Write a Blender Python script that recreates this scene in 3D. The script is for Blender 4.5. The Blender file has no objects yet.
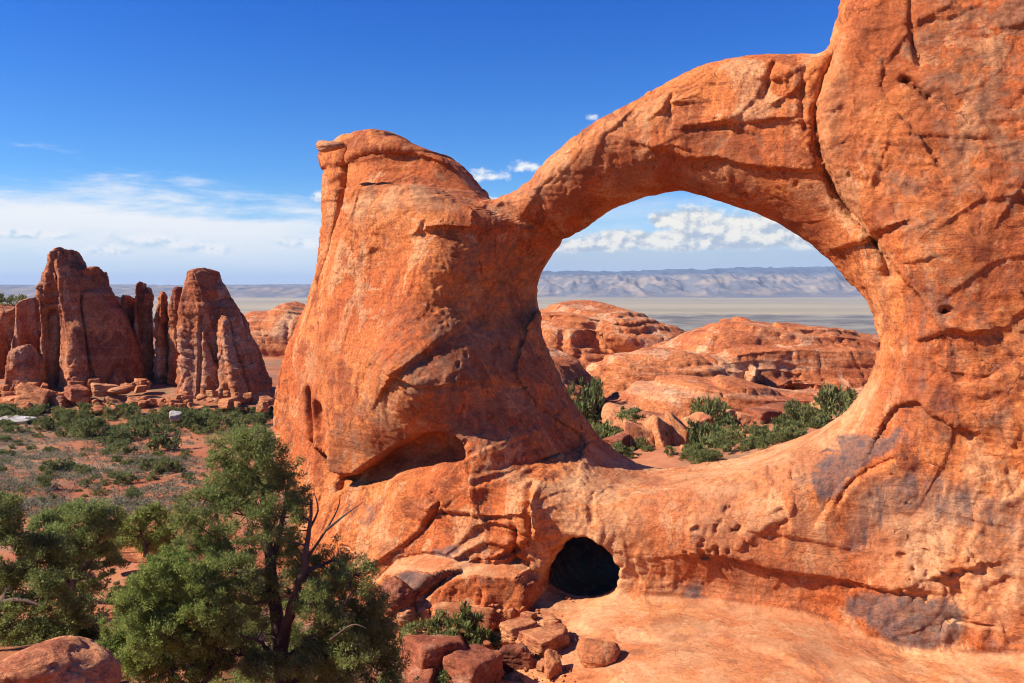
import bpy, math, random
import numpy as np

# ------------------------------------------------------------------ camera, sky, sun, exposure
scene = bpy.context.scene
COL = scene.collection
FPX, CX, HY = 853.0, 512.0, 285.0            # focal length in pixels, centre column, eye-level row of the photograph
cam_d = bpy.data.cameras.new("camera")
cam = bpy.data.objects.new("camera", cam_d)
COL.objects.link(cam)
cam.location = (0, 0, 0)
cam.rotation_euler = (math.radians(90), 0, 0)
cam_d.sensor_width = 36.0
cam_d.lens = 36.0 * FPX / 1024.0
cam_d.shift_y = (HY - 341.5) / 1024.0
cam_d.clip_start = 0.1
cam_d.clip_end = 120000.0
scene.camera = cam

SUN_EL = math.radians(39.0)
SUN_AZ = math.radians(-99.0)                 # clockwise from +Y: from the left, a little behind the camera
SUN_DIR = np.array([math.sin(SUN_AZ) * math.cos(SUN_EL), math.cos(SUN_AZ) * math.cos(SUN_EL), math.sin(SUN_EL)])
sun_d = bpy.data.lights.new("sun", 'SUN')
sun_d.energy = 5.0
sun_d.angle = math.radians(0.5)
sun_d.color = (1.0, 0.94, 0.84)
sun = bpy.data.objects.new("sun", sun_d)
COL.objects.link(sun)
from mathutils import Vector
sun.rotation_euler = Vector(SUN_DIR).to_track_quat('Z', 'Y').to_euler()

vs = scene.view_settings
vs.view_transform = 'Standard'
vs.look = 'None'
vs.exposure = 0.68
vs.gamma = 1.0
vs.use_curve_mapping = False
scene.cycles.max_bounces = 6
scene.cycles.diffuse_bounces = 1
scene.cycles.volume_bounces = 0
scene.cycles.use_adaptive_sampling = True
scene.cycles.use_denoising = True
scene.cycles.filter_width = 1.1
scene.cycles.adaptive_threshold = 0.006
scene.cycles.sample_clamp_indirect = 2.0

world = bpy.data.worlds.new("World")
scene.world = world
world.use_nodes = True


class NT:
    """small helper to write node graphs"""
    def __init__(self, tree):
        self.t = tree
        self.n = tree.nodes
        self.l = tree.links

    def node(self, typ, **kw):
        nd = self.n.new(typ)
        for k, v in kw.items():
            setattr(nd, k, v)
        return nd

    def put(self, sock, v):
        if isinstance(v, bpy.types.NodeSocket):
            self.l.new(v, sock)
        else:
            sock.default_value = v

    def m(self, op, a, b=None, c=None, clamp=False):
        nd = self.node('ShaderNodeMath', operation=op, use_clamp=clamp)
        self.put(nd.inputs[0], a)
        if b is not None:
            self.put(nd.inputs[1], b)
        if c is not None:
            self.put(nd.inputs[2], c)
        return nd.outputs[0]

    def ss(self, x, lo, hi, a=0.0, b=1.0):
        nd = self.node('ShaderNodeMapRange', interpolation_type='SMOOTHSTEP')
        self.put(nd.inputs['Value'], x)
        self.put(nd.inputs['From Min'], lo)
        self.put(nd.inputs['From Max'], hi)
        self.put(nd.inputs['To Min'], a)
        self.put(nd.inputs['To Max'], b)
        return nd.outputs[0]

    def vec(self, x, y, z):
        nd = self.node('ShaderNodeCombineXYZ')
        self.put(nd.inputs[0], x)
        self.put(nd.inputs[1], y)
        self.put(nd.inputs[2], z)
        return nd.outputs[0]

    def noise(self, v, scale, detail=5.0, rough=0.55, dist=0.0, lac=2.0):
        nd = self.node('ShaderNodeTexNoise')
        self.put(nd.inputs['Vector'], v)
        nd.inputs['Scale'].default_value = scale
        nd.inputs['Detail'].default_value = detail
        nd.inputs['Roughness'].default_value = rough
        nd.inputs['Distortion'].default_value = dist
        nd.inputs['Lacunarity'].default_value = lac
        return nd.outputs['Fac']

    def mix(self, f, a, b, blend='MIX'):
        nd = self.node('ShaderNodeMix', data_type='RGBA', blend_type=blend)
        self.put(nd.inputs['Factor'], f)
        for s, v in ((nd.inputs[6], a), (nd.inputs[7], b)):
            if isinstance(v, tuple) and len(v) == 3:
                v = (*v, 1.0)
            self.put(s, v)
        return nd.outputs[2]

    def scale(self, v, sx, sy, sz):
        nd = self.node('ShaderNodeVectorMath', operation='MULTIPLY')
        self.put(nd.inputs[0], v)
        nd.inputs[1].default_value = (sx, sy, sz)
        return nd.outputs[0]

    def attr(self, name):
        nd = self.node('ShaderNodeAttribute', attribute_name=name)
        return nd


def build_world():
    w = NT(world.node_tree)
    w.n.clear()
    out = w.node('ShaderNodeOutputWorld')
    bg = w.node('ShaderNodeBackground')
    bg.inputs['Strength'].default_value = 0.085
    w.l.new(bg.outputs[0], out.inputs['Surface'])
    sky = w.node('ShaderNodeTexSky', sky_type='NISHITA')
    sky.sun_disc = False
    sky.sun_elevation = SUN_EL
    sky.sun_rotation = SUN_AZ
    sky.altitude = 1500
    sky.air_density = 1.0
    sky.dust_density = 0.3
    sky.ozone_density = 3.0
    hs = w.node('ShaderNodeHueSaturation')
    hs.inputs['Hue'].default_value = 0.505
    hs.inputs['Saturation'].default_value = 1.25
    hs.inputs['Value'].default_value = 1.0
    w.l.new(sky.outputs[0], hs.inputs['Color'])
    tc = w.node('ShaderNodeTexCoord')
    sep = w.node('ShaderNodeSeparateXYZ')
    w.l.new(tc.outputs['Generated'], sep.inputs[0])
    X, Y, Z = sep.outputs
    az = w.m('ARCTAN2', X, Y)
    el = w.m('ARCSINE', Z)
    base = w.mix(1.0, hs.outputs[0], w.mix(w.ss(el, 0.0, 0.45), (0.62, 0.92, 1.1), (0.13, 0.60, 1.22)), 'MULTIPLY')
    K = 1.0 / (0.085 * 2 ** 0.68)                          # clouds are written as display radiance / strength

    def c(r, g, b):
        return (r * K, g * K, b * K, 1.0)

    # low pale air near the horizon
    lowf = w.ss(el, 0.0, 0.13, 1.0, 0.0)
    base = w.mix(w.m('MULTIPLY', lowf, 0.75), base, c(0.50, 0.70, 0.92))
    # streaky high cloud sheet, thick in the west, thinner elsewhere
    p1 = w.vec(w.m('MULTIPLY', az, 5.0), w.m('MULTIPLY', el, 26.0), 3.1)
    n1 = w.noise(p1, 1.0, 7, 0.6, 0.3)
    p2 = w.vec(w.m('MULTIPLY', az, 13.0), w.m('MULTIPLY', el, 90.0), 7.7)
    n2 = w.noise(p2, 1.0, 5, 0.6, 0.2)
    west = w.ss(az, -0.05, -0.32)
    topw = w.m('ADD', w.m('ADD', w.m('MULTIPLY', west, 0.016), 0.092), w.m('ADD', w.m('MULTIPLY', w.m('SUBTRACT', n1, 0.5), 0.17), w.m('MULTIPLY', w.m('SUBTRACT', n2, 0.5), 0.05)))
    band = w.ss(w.m('SUBTRACT', topw, el), -0.016, 0.040)
    dens = w.m('MULTIPLY', band, w.ss(w.m('ADD', n1, w.m('MULTIPLY', n2, 0.5)), 0.44, 0.80, 0.62, 1.0))
    dens = w.m('MULTIPLY', dens, w.ss(el, 0.0, 0.04, 0.6, 1.0))
    dens = w.m('MULTIPLY', dens, w.m('ADD', w.m('MULTIPLY', west, 0.62), 0.36))
    sheetcol = w.mix(w.ss(el, 0.02, 0.075), c(0.78, 0.87, 0.94), c(0.94, 0.96, 0.98))
    colr = w.mix(dens, base, sheetcol)

    # grey veil under the distant cumulus
    veil = w.m('MULTIPLY', w.ss(az, -0.05, 0.06), w.m('MULTIPLY', w.ss(el, 0.062, 0.03), 0.85))
    colr = w.mix(veil, colr, w.mix(n1, c(0.40, 0.52, 0.66), c(0.55, 0.64, 0.73)))

    # cumulus: (column, row, half width, half height) as seen from the viewpoint, kept as azimuth/elevation
    def cum(lst, colr, noise_k, seed, lit, shade, soft=0.3, amp=1.0, flat=0.45, fill=0.0):
        P = w.vec(w.m('MULTIPLY', az, noise_k), w.m('MULTIPLY', el, noise_k * 1.35), seed)
        na = w.noise(P, 1.0, 6, 0.58, 0.0)
        P2 = w.vec(w.m('MULTIPLY', w.m('SUBTRACT', az, 0.004), noise_k), w.m('MULTIPLY', w.m('ADD', el, 0.0055), noise_k * 1.35), seed)
        nb = w.noise(P2, 1.0, 6, 0.58, 0.0)
        field = None
        vert = None
        for (px, py, rx, ry) in lst:
            a0 = math.atan((px - CX) / FPX)
            e0 = math.atan((HY - py) / FPX * math.cos(a0))
            ra, re = rx / FPX, ry / FPX
            da = w.m('DIVIDE', w.m('SUBTRACT', az, a0), ra)
            de = w.m('DIVIDE', w.m('SUBTRACT', el, e0), re)
            de2 = w.m('MAXIMUM', de, w.m('MULTIPLY', de, -1.0 / flat))
            r = w.m('SQRT', w.m('ADD', w.m('POWER', w.m('ABSOLUTE', da), 2.0), w.m('POWER', w.m('ABSOLUTE', de2), 2.0)))
            fl = w.m('SUBTRACT', 1.0, r)
            field = fl if field is None else w.m('MAXIMUM', field, fl)
            vv = w.m('ADD', w.m('MULTIPLY', de, 0.5), w.m('MULTIPLY', fl, 0.0))
            wv = w.m('MULTIPLY', w.m('MAXIMUM', fl, 0.0), vv)
            vert = wv if vert is None else w.m('ADD', vert, wv)
        f = w.m('ADD', w.m('ADD', field, fill), w.m('MULTIPLY', w.m('SUBTRACT', na, 0.5), 2.2 * amp))
        d = w.ss(f, 0.02, soft)
        sh = w.m('ADD', w.m('MULTIPLY', w.m('SUBTRACT', na, nb), 3.4), 0.55)
        sh = w.m('ADD', sh, w.m('MULTIPLY', vert, 0.9))
        sh = w.ss(sh, 0.15, 0.85)
        ccol = w.mix(sh, c(*shade), c(*lit))
        return w.mix(d, colr, ccol)

    colr = cum([(152, 243, 52, 15), (208, 250, 44, 12), (298, 244, 34, 11), (112, 252, 34, 9), (30, 236, 60, 8)],
               colr, 48.0, 1.3, (0.95, 0.97, 0.98), (0.58, 0.74, 0.88), 0.8, 0.65, 0.5)
    colr = cum([(484, 177, 30, 10), (526, 168, 25, 9), (592, 118, 9, 5), (489, 200, 12, 5), (318, 198, 9, 8), (308, 142, 0.1, 0.1)],
               colr, 90.0, 5.2, (0.95, 0.97, 0.98), (0.62, 0.74, 0.89), 0.95, 0.85, 0.6)
    colr = cum([(664, 220, 20, 11), (700, 226, 36, 20), (742, 230, 46, 19), (640, 238, 60, 10), (790, 236, 50, 14), (590, 246, 50, 8), (700, 243, 110, 9)],
               colr, 34.0, 9.4, (0.97, 0.94, 0.85), (0.46, 0.55, 0.66), 0.5, 0.62, 0.9, 0.16)
    w.l.new(colr, bg.inputs['Color'])


build_world()


# ------------------------------------------------------------------ numpy toolkit
def rng(seed):
    return np.random.default_rng(seed)


def _hash(ix, iy, iz, seed):
    h = (ix.astype(np.uint32) * np.uint32(374761393)) ^ (iy.astype(np.uint32) * np.uint32(668265263)) ^ \
        (iz.astype(np.uint32) * np.uint32(2147483647)) ^ np.uint32((seed * 1274126177 + 97) & 0xffffffff)
    h = (h ^ (h >> np.uint32(13))) * np.uint32(1274126177)
    h = (h ^ (h >> np.uint32(15))) * np.uint32(2246822519)
    return h ^ (h >> np.uint32(14))


def noise3(p, seed=0):
    """gradient noise, about -1..1; p is (n,3)"""
    out = np.empty(len(p), np.float32)
    for a in range(0, len(p), 400000):
        q = np.asarray(p[a:a + 400000], np.float32)
        i = np.floor(q)
        f = q - i
        i = i.astype(np.int64)
        u = f * f * f * (f * (f * 6 - 15) + 10)
        acc = []
        for dx in (0, 1):
            for dy in (0, 1):
                for dz in (0, 1):
                    h = _hash(i[:, 0] + dx, i[:, 1] + dy, i[:, 2] + dz, seed)
                    gx = ((h & np.uint32(1023)).astype(np.float32) / 511.5 - 1)
                    gy = (((h >> np.uint32(10)) & np.uint32(1023)).astype(np.float32) / 511.5 - 1)
                    gz = (((h >> np.uint32(20)) & np.uint32(1023)).astype(np.float32) / 511.5 - 1)
                    acc.append(gx * (f[:, 0] - dx) + gy * (f[:, 1] - dy) + gz * (f[:, 2] - dz))
        ux, uy, uz = u[:, 0], u[:, 1], u[:, 2]
        x00 = acc[0] + uz * (acc[1] - acc[0])
        x01 = acc[2] + uz * (acc[3] - acc[2])
        x10 = acc[4] + uz * (acc[5] - acc[4])
        x11 = acc[6] + uz * (acc[7] - acc[6])
        y0 = x00 + uy * (x01 - x00)
        y1 = x10 + uy * (x11 - x10)
        out[a:a + 400000] = y0 + ux * (y1 - y0)
    return out * 1.3


def fbm(p, octv=4, seed=0, gain=0.5):
    s = 0
    amp = 1.0
    q = np.asarray(p, np.float32)
    for k in range(octv):
        s = s + amp * noise3(q, seed + k * 13)
        q = q * 2.03 + 7.1
        amp *= gain
    return s


def sstep(x, a, b):
    t = np.clip((x - a) / (b - a), 0, 1)
    return t * t * (3 - 2 * t)


def at(px, py, y):
    """point at distance y that is seen at that place of the photograph"""
    return np.array([(px - CX) / FPX * y, y, (HY - py) / FPX * y])


def chaikin(pts, closed=True, n=1):
    P = np.asarray(pts, float)
    for _ in range(n):
        Q = np.roll(P, -1, 0) if closed else P[1:]
        A = P if closed else P[:-1]
        R = np.empty((len(A) * 2, 2))
        R[0::2] = A * 0.75 + Q * 0.25
        R[1::2] = A * 0.25 + Q * 0.75
        if not closed:
            R = np.vstack([P[:1], R, P[-1:]])
        P = R
    return P


def seg_dist(S, Z, pts, closed):
    """distance to a polyline and the signed side of the nearest segment"""
    P = np.asarray(pts, np.float32)
    Q = np.roll(P, -1, 0) if closed else P[1:]
    A = P if closed else P[:-1]
    best = np.full(S.shape, 1e9, np.float32)
    side = np.zeros(S.shape, np.float32)
    for a, b in zip(A, Q):
        e = b - a
        L = max(float(e @ e), 1e-9)
        t = np.clip(((S - a[0]) * e[0] + (Z - a[1]) * e[1]) / L, 0, 1)
        dx = S - a[0] - t * e[0]
        dz = Z - a[1] - t * e[1]
        d = dx * dx + dz * dz
        m = d < best
        best = np.where(m, d, best)
        side = np.where(m, np.sign(e[0] * dz - e[1] * dx), side)
    return np.sqrt(best), side


def poly_sd(S, Z, pts):
    d, _ = seg_dist(S, Z, pts, True)
    P = np.asarray(pts, np.float32)
    Q = np.roll(P, -1, 0)
    ins = np.zeros(S.shape, bool)
    for a, b in zip(P, Q):
        if a[1] == b[1]:
            continue
        c = (a[1] > Z) != (b[1] > Z)
        xs = a[0] + (Z - a[1]) * (b[0] - a[0]) / (b[1] - a[1])
        ins ^= c & (S < xs)
    return np.where(ins, -d, d)


def rbf(ctrl, val, X, Y, smooth=0.0):
    """thin plate surface through control points"""
    C = np.asarray(ctrl, float)
    v = np.asarray(val, float)
    n = len(C)
    def k(r2):
        return np.where(r2 > 1e-9, 0.5 * r2 * np.log(np.maximum(r2, 1e-9)), 0.0)
    R2 = ((C[:, None] - C[None]) ** 2).sum(-1)
    M = np.zeros((n + 3, n + 3))
    M[:n, :n] = k(R2) + np.eye(n) * smooth
    M[:n, n] = 1
    M[:n, n + 1:] = C
    M[n, :n] = 1
    M[n + 1:, :n] = C.T
    w = np.linalg.solve(M, np.concatenate([v, [0, 0, 0]]))
    out = w[n] + w[n + 1] * X + w[n + 2] * Y
    for i in range(n):
        out = out + w[i] * k((X - C[i, 0]) ** 2 + (Y - C[i, 1]) ** 2)
    return out


def rmax(a, b, r):
    u = np.maximum(a + r, 0)
    v = np.maximum(b + r, 0)
    return np.sqrt(u * u + v * v) - r + np.minimum(np.maximum(a + r, b + r), 0)


def smin(a, b, k):
    h = np.clip(0.5 + 0.5 * (b - a) / k, 0, 1)
    return b + (a - b) * h - k * h * (1 - h)


def surface_nets(F, org, cell):
    ins = F < 0
    nx, ny, nz = F.shape
    cnt = np.zeros((nx - 1, ny - 1, nz - 1), np.uint8)
    for dx in (0, 1):
        for dy in (0, 1):
            for dz in (0, 1):
                cnt += ins[dx:nx - 1 + dx, dy:ny - 1 + dy, dz:nz - 1 + dz]
    act = (cnt > 0) & (cnt < 8)
    idx = np.full(act.shape, -1, np.int64)
    I = np.argwhere(act)
    idx[act] = np.arange(len(I))
    pos = np.zeros((len(I), 3))
    w = np.zeros(len(I))
    corners = [(a, b, c) for a in (0, 1) for b in (0, 1) for c in (0, 1)]
    for c0 in corners:
        for ax in range(3):
            if c0[ax]:
                continue
            c1 = list(c0)
            c1[ax] = 1
            f0 = F[I[:, 0] + c0[0], I[:, 1] + c0[1], I[:, 2] + c0[2]]
            f1 = F[I[:, 0] + c1[0], I[:, 1] + c1[1], I[:, 2] + c1[2]]
            m = (f0 < 0) != (f1 < 0)
            t = np.where(m, f0 / np.where(m, f0 - f1, 1), 0)
            q = I + np.array(c0)
            q = q.astype(float)
            q[:, ax] += t
            pos += q * m[:, None]
            w += m
    pos = pos / w[:, None] * cell + np.array(org)
    quads = []
    for ax in range(3):
        a = [slice(None)] * 3
        b = [slice(None)] * 3
        a[ax] = slice(0, -1)
        b[ax] = slice(1, None)
        A, B = ins[tuple(a)], ins[tuple(b)]
        u, v = (ax + 1) % 3, (ax + 2) % 3
        ch = A != B
        E = np.argwhere(ch)
        ok = (E[:, u] > 0) & (E[:, v] > 0) & (E[:, u] < F.shape[u] - 1) & (E[:, v] < F.shape[v] - 1)
        E = E[ok]
        fl = A[E[:, 0], E[:, 1], E[:, 2]]
        def cell_at(du, dv):
            q = E.copy()
            q[:, u] -= du
            q[:, v] -= dv
            return idx[q[:, 0], q[:, 1], q[:, 2]]
        q = np.stack([cell_at(1, 1), cell_at(0, 1), cell_at(0, 0), cell_at(1, 0)], 1)
        q[~fl] = q[~fl][:, ::-1]
        quads.append(q)
    return pos, np.vstack(quads)


def subdivide(V, Q):
    n = len(V)
    E = np.concatenate([Q[:, [0, 1]], Q[:, [1, 2]], Q[:, [2, 3]], Q[:, [3, 0]]])
    E.sort(axis=1)
    key = E[:, 0] * n + E[:, 1]
    uk, inv = np.unique(key, return_inverse=True)
    mid = (V[uk // n] + V[uk % n]) * 0.5
    fc = V[Q].mean(1)
    m = len(Q)
    e = inv.reshape(4, m).T + n
    c = np.arange(m) + n + len(uk)
    out = np.concatenate([np.stack([Q[:, 0], e[:, 0], c, e[:, 3]], 1), np.stack([e[:, 0], Q[:, 1], e[:, 1], c], 1),
                          np.stack([c, e[:, 1], Q[:, 2], e[:, 2]], 1), np.stack([e[:, 3], c, e[:, 2], Q[:, 3]], 1)])
    return np.vstack([V, mid, fc]), out


def normals(V, Q):
    a = V[Q[:, 2]] - V[Q[:, 0]]
    b = V[Q[:, 3]] - V[Q[:, 1]] if Q.shape[1] == 4 else V[Q[:, 1]] - V[Q[:, 0]]
    fn = np.cross(a, b) if Q.shape[1] == 4 else np.cross(b, a)
    N = np.zeros_like(V)
    for k in range(Q.shape[1]):
        for j in range(3):
            N[:, j] += np.bincount(Q[:, k], fn[:, j], len(V))
    return N / np.maximum(np.linalg.norm(N, axis=1, keepdims=True), 1e-9)


def new_mesh(name, V, Q, mat, smooth=True, attrs=None):
    me = bpy.data.meshes.new(name)
    k = Q.shape[1]
    me.vertices.add(len(V))
    me.vertices.foreach_set('co', np.asarray(V, np.float32).ravel())
    me.loops.add(len(Q) * k)
    me.loops.foreach_set('vertex_index', np.asarray(Q, np.int32).ravel())
    me.polygons.add(len(Q))
    me.polygons.foreach_set('loop_start', np.arange(0, len(Q) * k, k, dtype=np.int32))
    if attrs:
        for an, (dom, arr) in attrs.items():
            at_ = me.attributes.new(an, 'FLOAT', dom)
            at_.data.foreach_set('value', np.asarray(arr, np.float32))
    me.update(calc_edges=True)
    me.polygons.foreach_set('use_smooth', np.full(len(Q), smooth))
    me.materials.append(mat)
    return me


def tag(o, label=None, cat=None, group=None, kind=None):
    if label:
        o['label'] = label
    if cat:
        o['category'] = cat
    if group:
        o['group'] = group
    if kind:
        o['kind'] = kind
    return o


def link(name, me, loc=(0, 0, 0), parent=None):
    o = bpy.data.objects.new(name, me)
    COL.objects.link(o)
    o.location = loc
    if parent is not None:
        o.parent = parent
    return o


def empty(name, loc):
    o = bpy.data.objects.new(name, None)
    COL.objects.link(o)
    o.location = loc
    o.empty_display_size = 0.3
    return o


# ------------------------------------------------------------------ materials
def mat_new(name):
    m = bpy.data.materials.new(name)
    m.use_nodes = True
    t = NT(m.node_tree)
    t.n.clear()
    out = t.node('ShaderNodeOutputMaterial')
    b = t.node('ShaderNodeBsdfPrincipled')
    b.inputs['Roughness'].default_value = 0.9
    b.inputs['Specular IOR Level'].default_value = 0.15
    t.l.new(b.outputs[0], out.inputs['Surface'])
    return m, t, b


def bump(t, b, h, strength, dist):
    nd = t.node('ShaderNodeBump')
    nd.inputs['Strength'].default_value = strength
    nd.inputs['Distance'].default_value = dist
    t.l.new(h, nd.inputs['Height'])
    t.l.new(nd.outputs[0], b.inputs['Normal'])


def sandstone(name, k=1.0, light=(0.61, 0.184, 0.052), mid=(0.50, 0.120, 0.033), dark=(0.25, 0.058, 0.023),
              pale=(0.64, 0.31, 0.14), varnish=(0.10, 0.080, 0.078), attrs=False, streak=0.5, strata=0.3, bumpd=0.06, objspace=False):
    """red desert sandstone; k = metres per unit of pattern"""
    m, t, b = mat_new(name)
    if objspace:
        tc = t.node('ShaderNodeTexCoord')
        oi = t.node('ShaderNodeObjectInfo')
        va = t.node('ShaderNodeVectorMath', operation='MULTIPLY_ADD')
        t.l.new(oi.outputs['Random'], va.inputs[0])
        va.inputs[1].default_value = (57, 31, 83)
        t.l.new(tc.outputs['Object'], va.inputs[2])
        P = va.outputs[0]
    else:
        P = t.node('ShaderNodeNewGeometry').outputs['Position']
    big = t.noise(P, 0.16 / k, 4, 0.55, 0.6)
    med = t.noise(P, 0.55 / k, 7, 0.62, 0.4)
    col = t.mix(t.ss(big, 0.40, 0.60), mid, light)
    pt = t.noise(t.scale(P, 0.42 / k, 0.42 / k, 0.30 / k), 1.0, 8, 0.66, 0.9)
    col = t.mix(t.ss(pt, 0.545, 0.575, 0, 0.62), col, pale)
    col = t.mix(t.ss(pt, 0.445, 0.415, 0, 0.7), col, dark)
    col = t.mix(t.ss(med, 0.52, 0.70, 0, 0.75), col, dark)
    # pale vertical run-off streaks and dark ones
    sv = t.scale(P, 1.6 / k, 1.6 / k, 0.16 / k)
    s1 = t.noise(sv, 1.0, 6, 0.6, 0.5)
    col = t.mix(t.ss(s1, 0.54, 0.74, 0, streak), col, pale)
    sv2 = t.scale(P, 2.3 / k, 2.3 / k, 0.22 / k)
    s2 = t.noise(sv2, 1.0, 6, 0.65, 0.8)
    gate = t.noise(P, 0.22 / k, 3, 0.5)
    col = t.mix(t.m('MULTIPLY', t.ss(s2, 0.53, 0.68), t.ss(gate, 0.47, 0.62, 0, 0.75)), col, (0.17, 0.06, 0.04))
    # bedding lines
    ln = t.noise(t.scale(P, 0.12 / k, 0.12 / k, 2.2 / k), 1.0, 5, 0.6, 0.25)
    col = t.mix(t.ss(ln, 0.55, 0.66, 0, strata), col, (0.36, 0.10, 0.045))
    col = t.mix(t.ss(ln, 0.46, 0.36, 0, strata * 0.7), col, pale)
    # grain and pocks
    g = t.noise(P, 3.2 / k, 8, 0.7)
    col = t.mix(0.55, col, t.mix(g, (0.1, 0.1, 0.1), (0.95, 0.95, 0.95)), 'OVERLAY')
    g2 = t.noise(P, 8.0 / k, 4, 0.8)
    col = t.mix(0.6, col, t.mix(t.ss(g2, 0.25, 0.75), (0.12, 0.12, 0.12), (0.88, 0.88, 0.88)), 'OVERLAY')
    pk = t.noise(P, 1.5 / k, 6, 0.66, 0.3)
    col = t.mix(t.ss(pk, 0.62, 0.70, 0, 0.6), col, (0.13, 0.045, 0.03))
    # hairline cracks
    vo = t.node('ShaderNodeTexVoronoi', feature='DISTANCE_TO_EDGE')
    wv = t.node('ShaderNodeVectorMath', operation='MULTIPLY_ADD')
    nz = t.node('ShaderNodeTexNoise')
    nz.inputs['Scale'].default_value = 0.8 / k
    nz.inputs['Detail'].default_value = 5
    t.l.new(P, nz.inputs['Vector'])
    t.l.new(nz.outputs['Color'], wv.inputs[0])
    wv.inputs[1].default_value = (1.6 * k, 1.6 * k, 1.6 * k)
    t.l.new(P, wv.inputs[2])
    t.l.new(wv.outputs[0], vo.inputs['Vector'])
    vo.inputs['Scale'].default_value = 0.42 / k
    ck = t.m('MULTIPLY', t.ss(vo.outputs['Distance'], 0.016, 0.002), t.ss(t.noise(P, 0.5 / k, 3, 0.5), 0.60, 0.68))
    col = t.mix(t.m('MULTIPLY', ck, 0.6), col, (0.10, 0.03, 0.02))
    if attrs:
        pa = t.attr('pale').outputs['Fac']
        col = t.mix(pa, col, t.mix(t.ss(g, 0.3, 0.7), (0.58, 0.25, 0.105), (0.72, 0.40, 0.20)))
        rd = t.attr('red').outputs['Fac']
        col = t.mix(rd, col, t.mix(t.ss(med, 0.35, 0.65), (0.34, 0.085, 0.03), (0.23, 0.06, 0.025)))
        st = t.attr('varnish').outputs['Fac']
        vg = t.noise(t.scale(P, 1.7, 1.7, 0.38), 1.0, 8, 0.70, 0.6)
        f = t.ss(t.m('ADD', st, t.m('MULTIPLY', t.m('SUBTRACT', vg, 0.5), 2.2)), 0.28, 0.92)
        f = t.m('MULTIPLY', f, t.m('GREATER_THAN', st, 0.02))
        vc = t.mix(t.ss(t.noise(P, 2.6, 7, 0.7), 0.38, 0.62), varnish, (0.27, 0.13, 0.085))
        col = t.mix(t.m('MULTIPLY', f, 0.85), col, vc)
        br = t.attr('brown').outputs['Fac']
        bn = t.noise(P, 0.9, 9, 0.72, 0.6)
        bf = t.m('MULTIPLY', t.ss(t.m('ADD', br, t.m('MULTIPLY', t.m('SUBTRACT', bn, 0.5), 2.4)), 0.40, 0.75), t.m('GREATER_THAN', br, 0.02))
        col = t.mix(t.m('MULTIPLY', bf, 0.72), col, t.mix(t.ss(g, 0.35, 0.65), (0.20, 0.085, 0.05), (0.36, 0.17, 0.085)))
    t.l.new(col, b.inputs['Base Color'])
    hn = t.noise(P, 2.1 / k, 10, 0.68, 0.2)
    h2 = t.noise(t.scale(P, 0.5 / k, 0.5 / k, 4.0 / k), 1.0, 5, 0.6, 0.3)
    hh = t.m('ADD', hn, t.m('MULTIPLY', h2, 0.35))
    hh = t.m('SUBTRACT', hh, t.m('MULTIPLY', ck, 0.5))
    # flake edges and thin bedding breaks
    f1 = t.noise(t.scale(P, 0.75 / k, 0.75 / k, 0.95 / k), 1.0, 7, 0.62, 0.7)
    f2 = t.noise(t.scale(P, 2.0 / k, 2.0 / k, 2.9 / k), 1.0, 6, 0.62, 0.6)
    f3 = t.noise(t.scale(P, 0.35 / k, 0.35 / k, 2.6 / k), 1.0, 6, 0.6, 0.5)
    for fz, lo, wgt in ((f1, .50, .40), (f1, .58, .28), (f1, .43, .30), (f2, .50, .22), (f2, .58, .18), (f3, .47, .22), (f3, .56, .22)):
        hh = t.m('ADD', hh, t.ss(fz, lo, lo + 0.012, 0, wgt))
    if attrs:
        hh = t.m('MULTIPLY', hh, t.m('SUBTRACT', 1.0, t.m('MULTIPLY', t.attr('smooth').outputs['Fac'], 0.85)))
    bump(t, b, hh, 0.62, bumpd * 3 * k)
    return m


def leaf_mat(name, c0, c1, trans=0.35):
    m, t, b = mat_new(name)
    a = t.attr('tint').outputs['Fac']
    oi = t.node('ShaderNodeObjectInfo')
    col = t.mix(a, c0, c1)
    col = t.mix(t.m('MULTIPLY', oi.outputs['Random'], 0.35), col, (c1[0] * 1.25, c1[1] * 0.95, c1[2] * 0.9))
    t.l.new(col, b.inputs['Base Color'])
    b.inputs['Roughness'].default_value = 0.75
    tr = t.node('ShaderNodeBsdfTranslucent')
    t.l.new(col, tr.inputs['Color'])
    mx = t.node('ShaderNodeMixShader')
    mx.inputs[0].default_value = trans
    t.l.new(b.outputs[0], mx.inputs[1])
    t.l.new(tr.outputs[0], mx.inputs[2])
    out = [n for n in t.n if n.type == 'OUTPUT_MATERIAL'][0]
    t.l.new(mx.outputs[0], out.inputs['Surface'])
    return m


def bark_mat(name, a, c):
    m, t, b = mat_new(name)
    P = t.node('ShaderNodeTexCoord').outputs['Object']
    n = t.noise(t.scale(P, 14, 14, 3), 1.0, 6, 0.65, 0.4)
    t.l.new(t.mix(n, a, c), b.inputs['Base Color'])
    bump(t, b, n, 0.8, 0.03)
    return m


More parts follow.
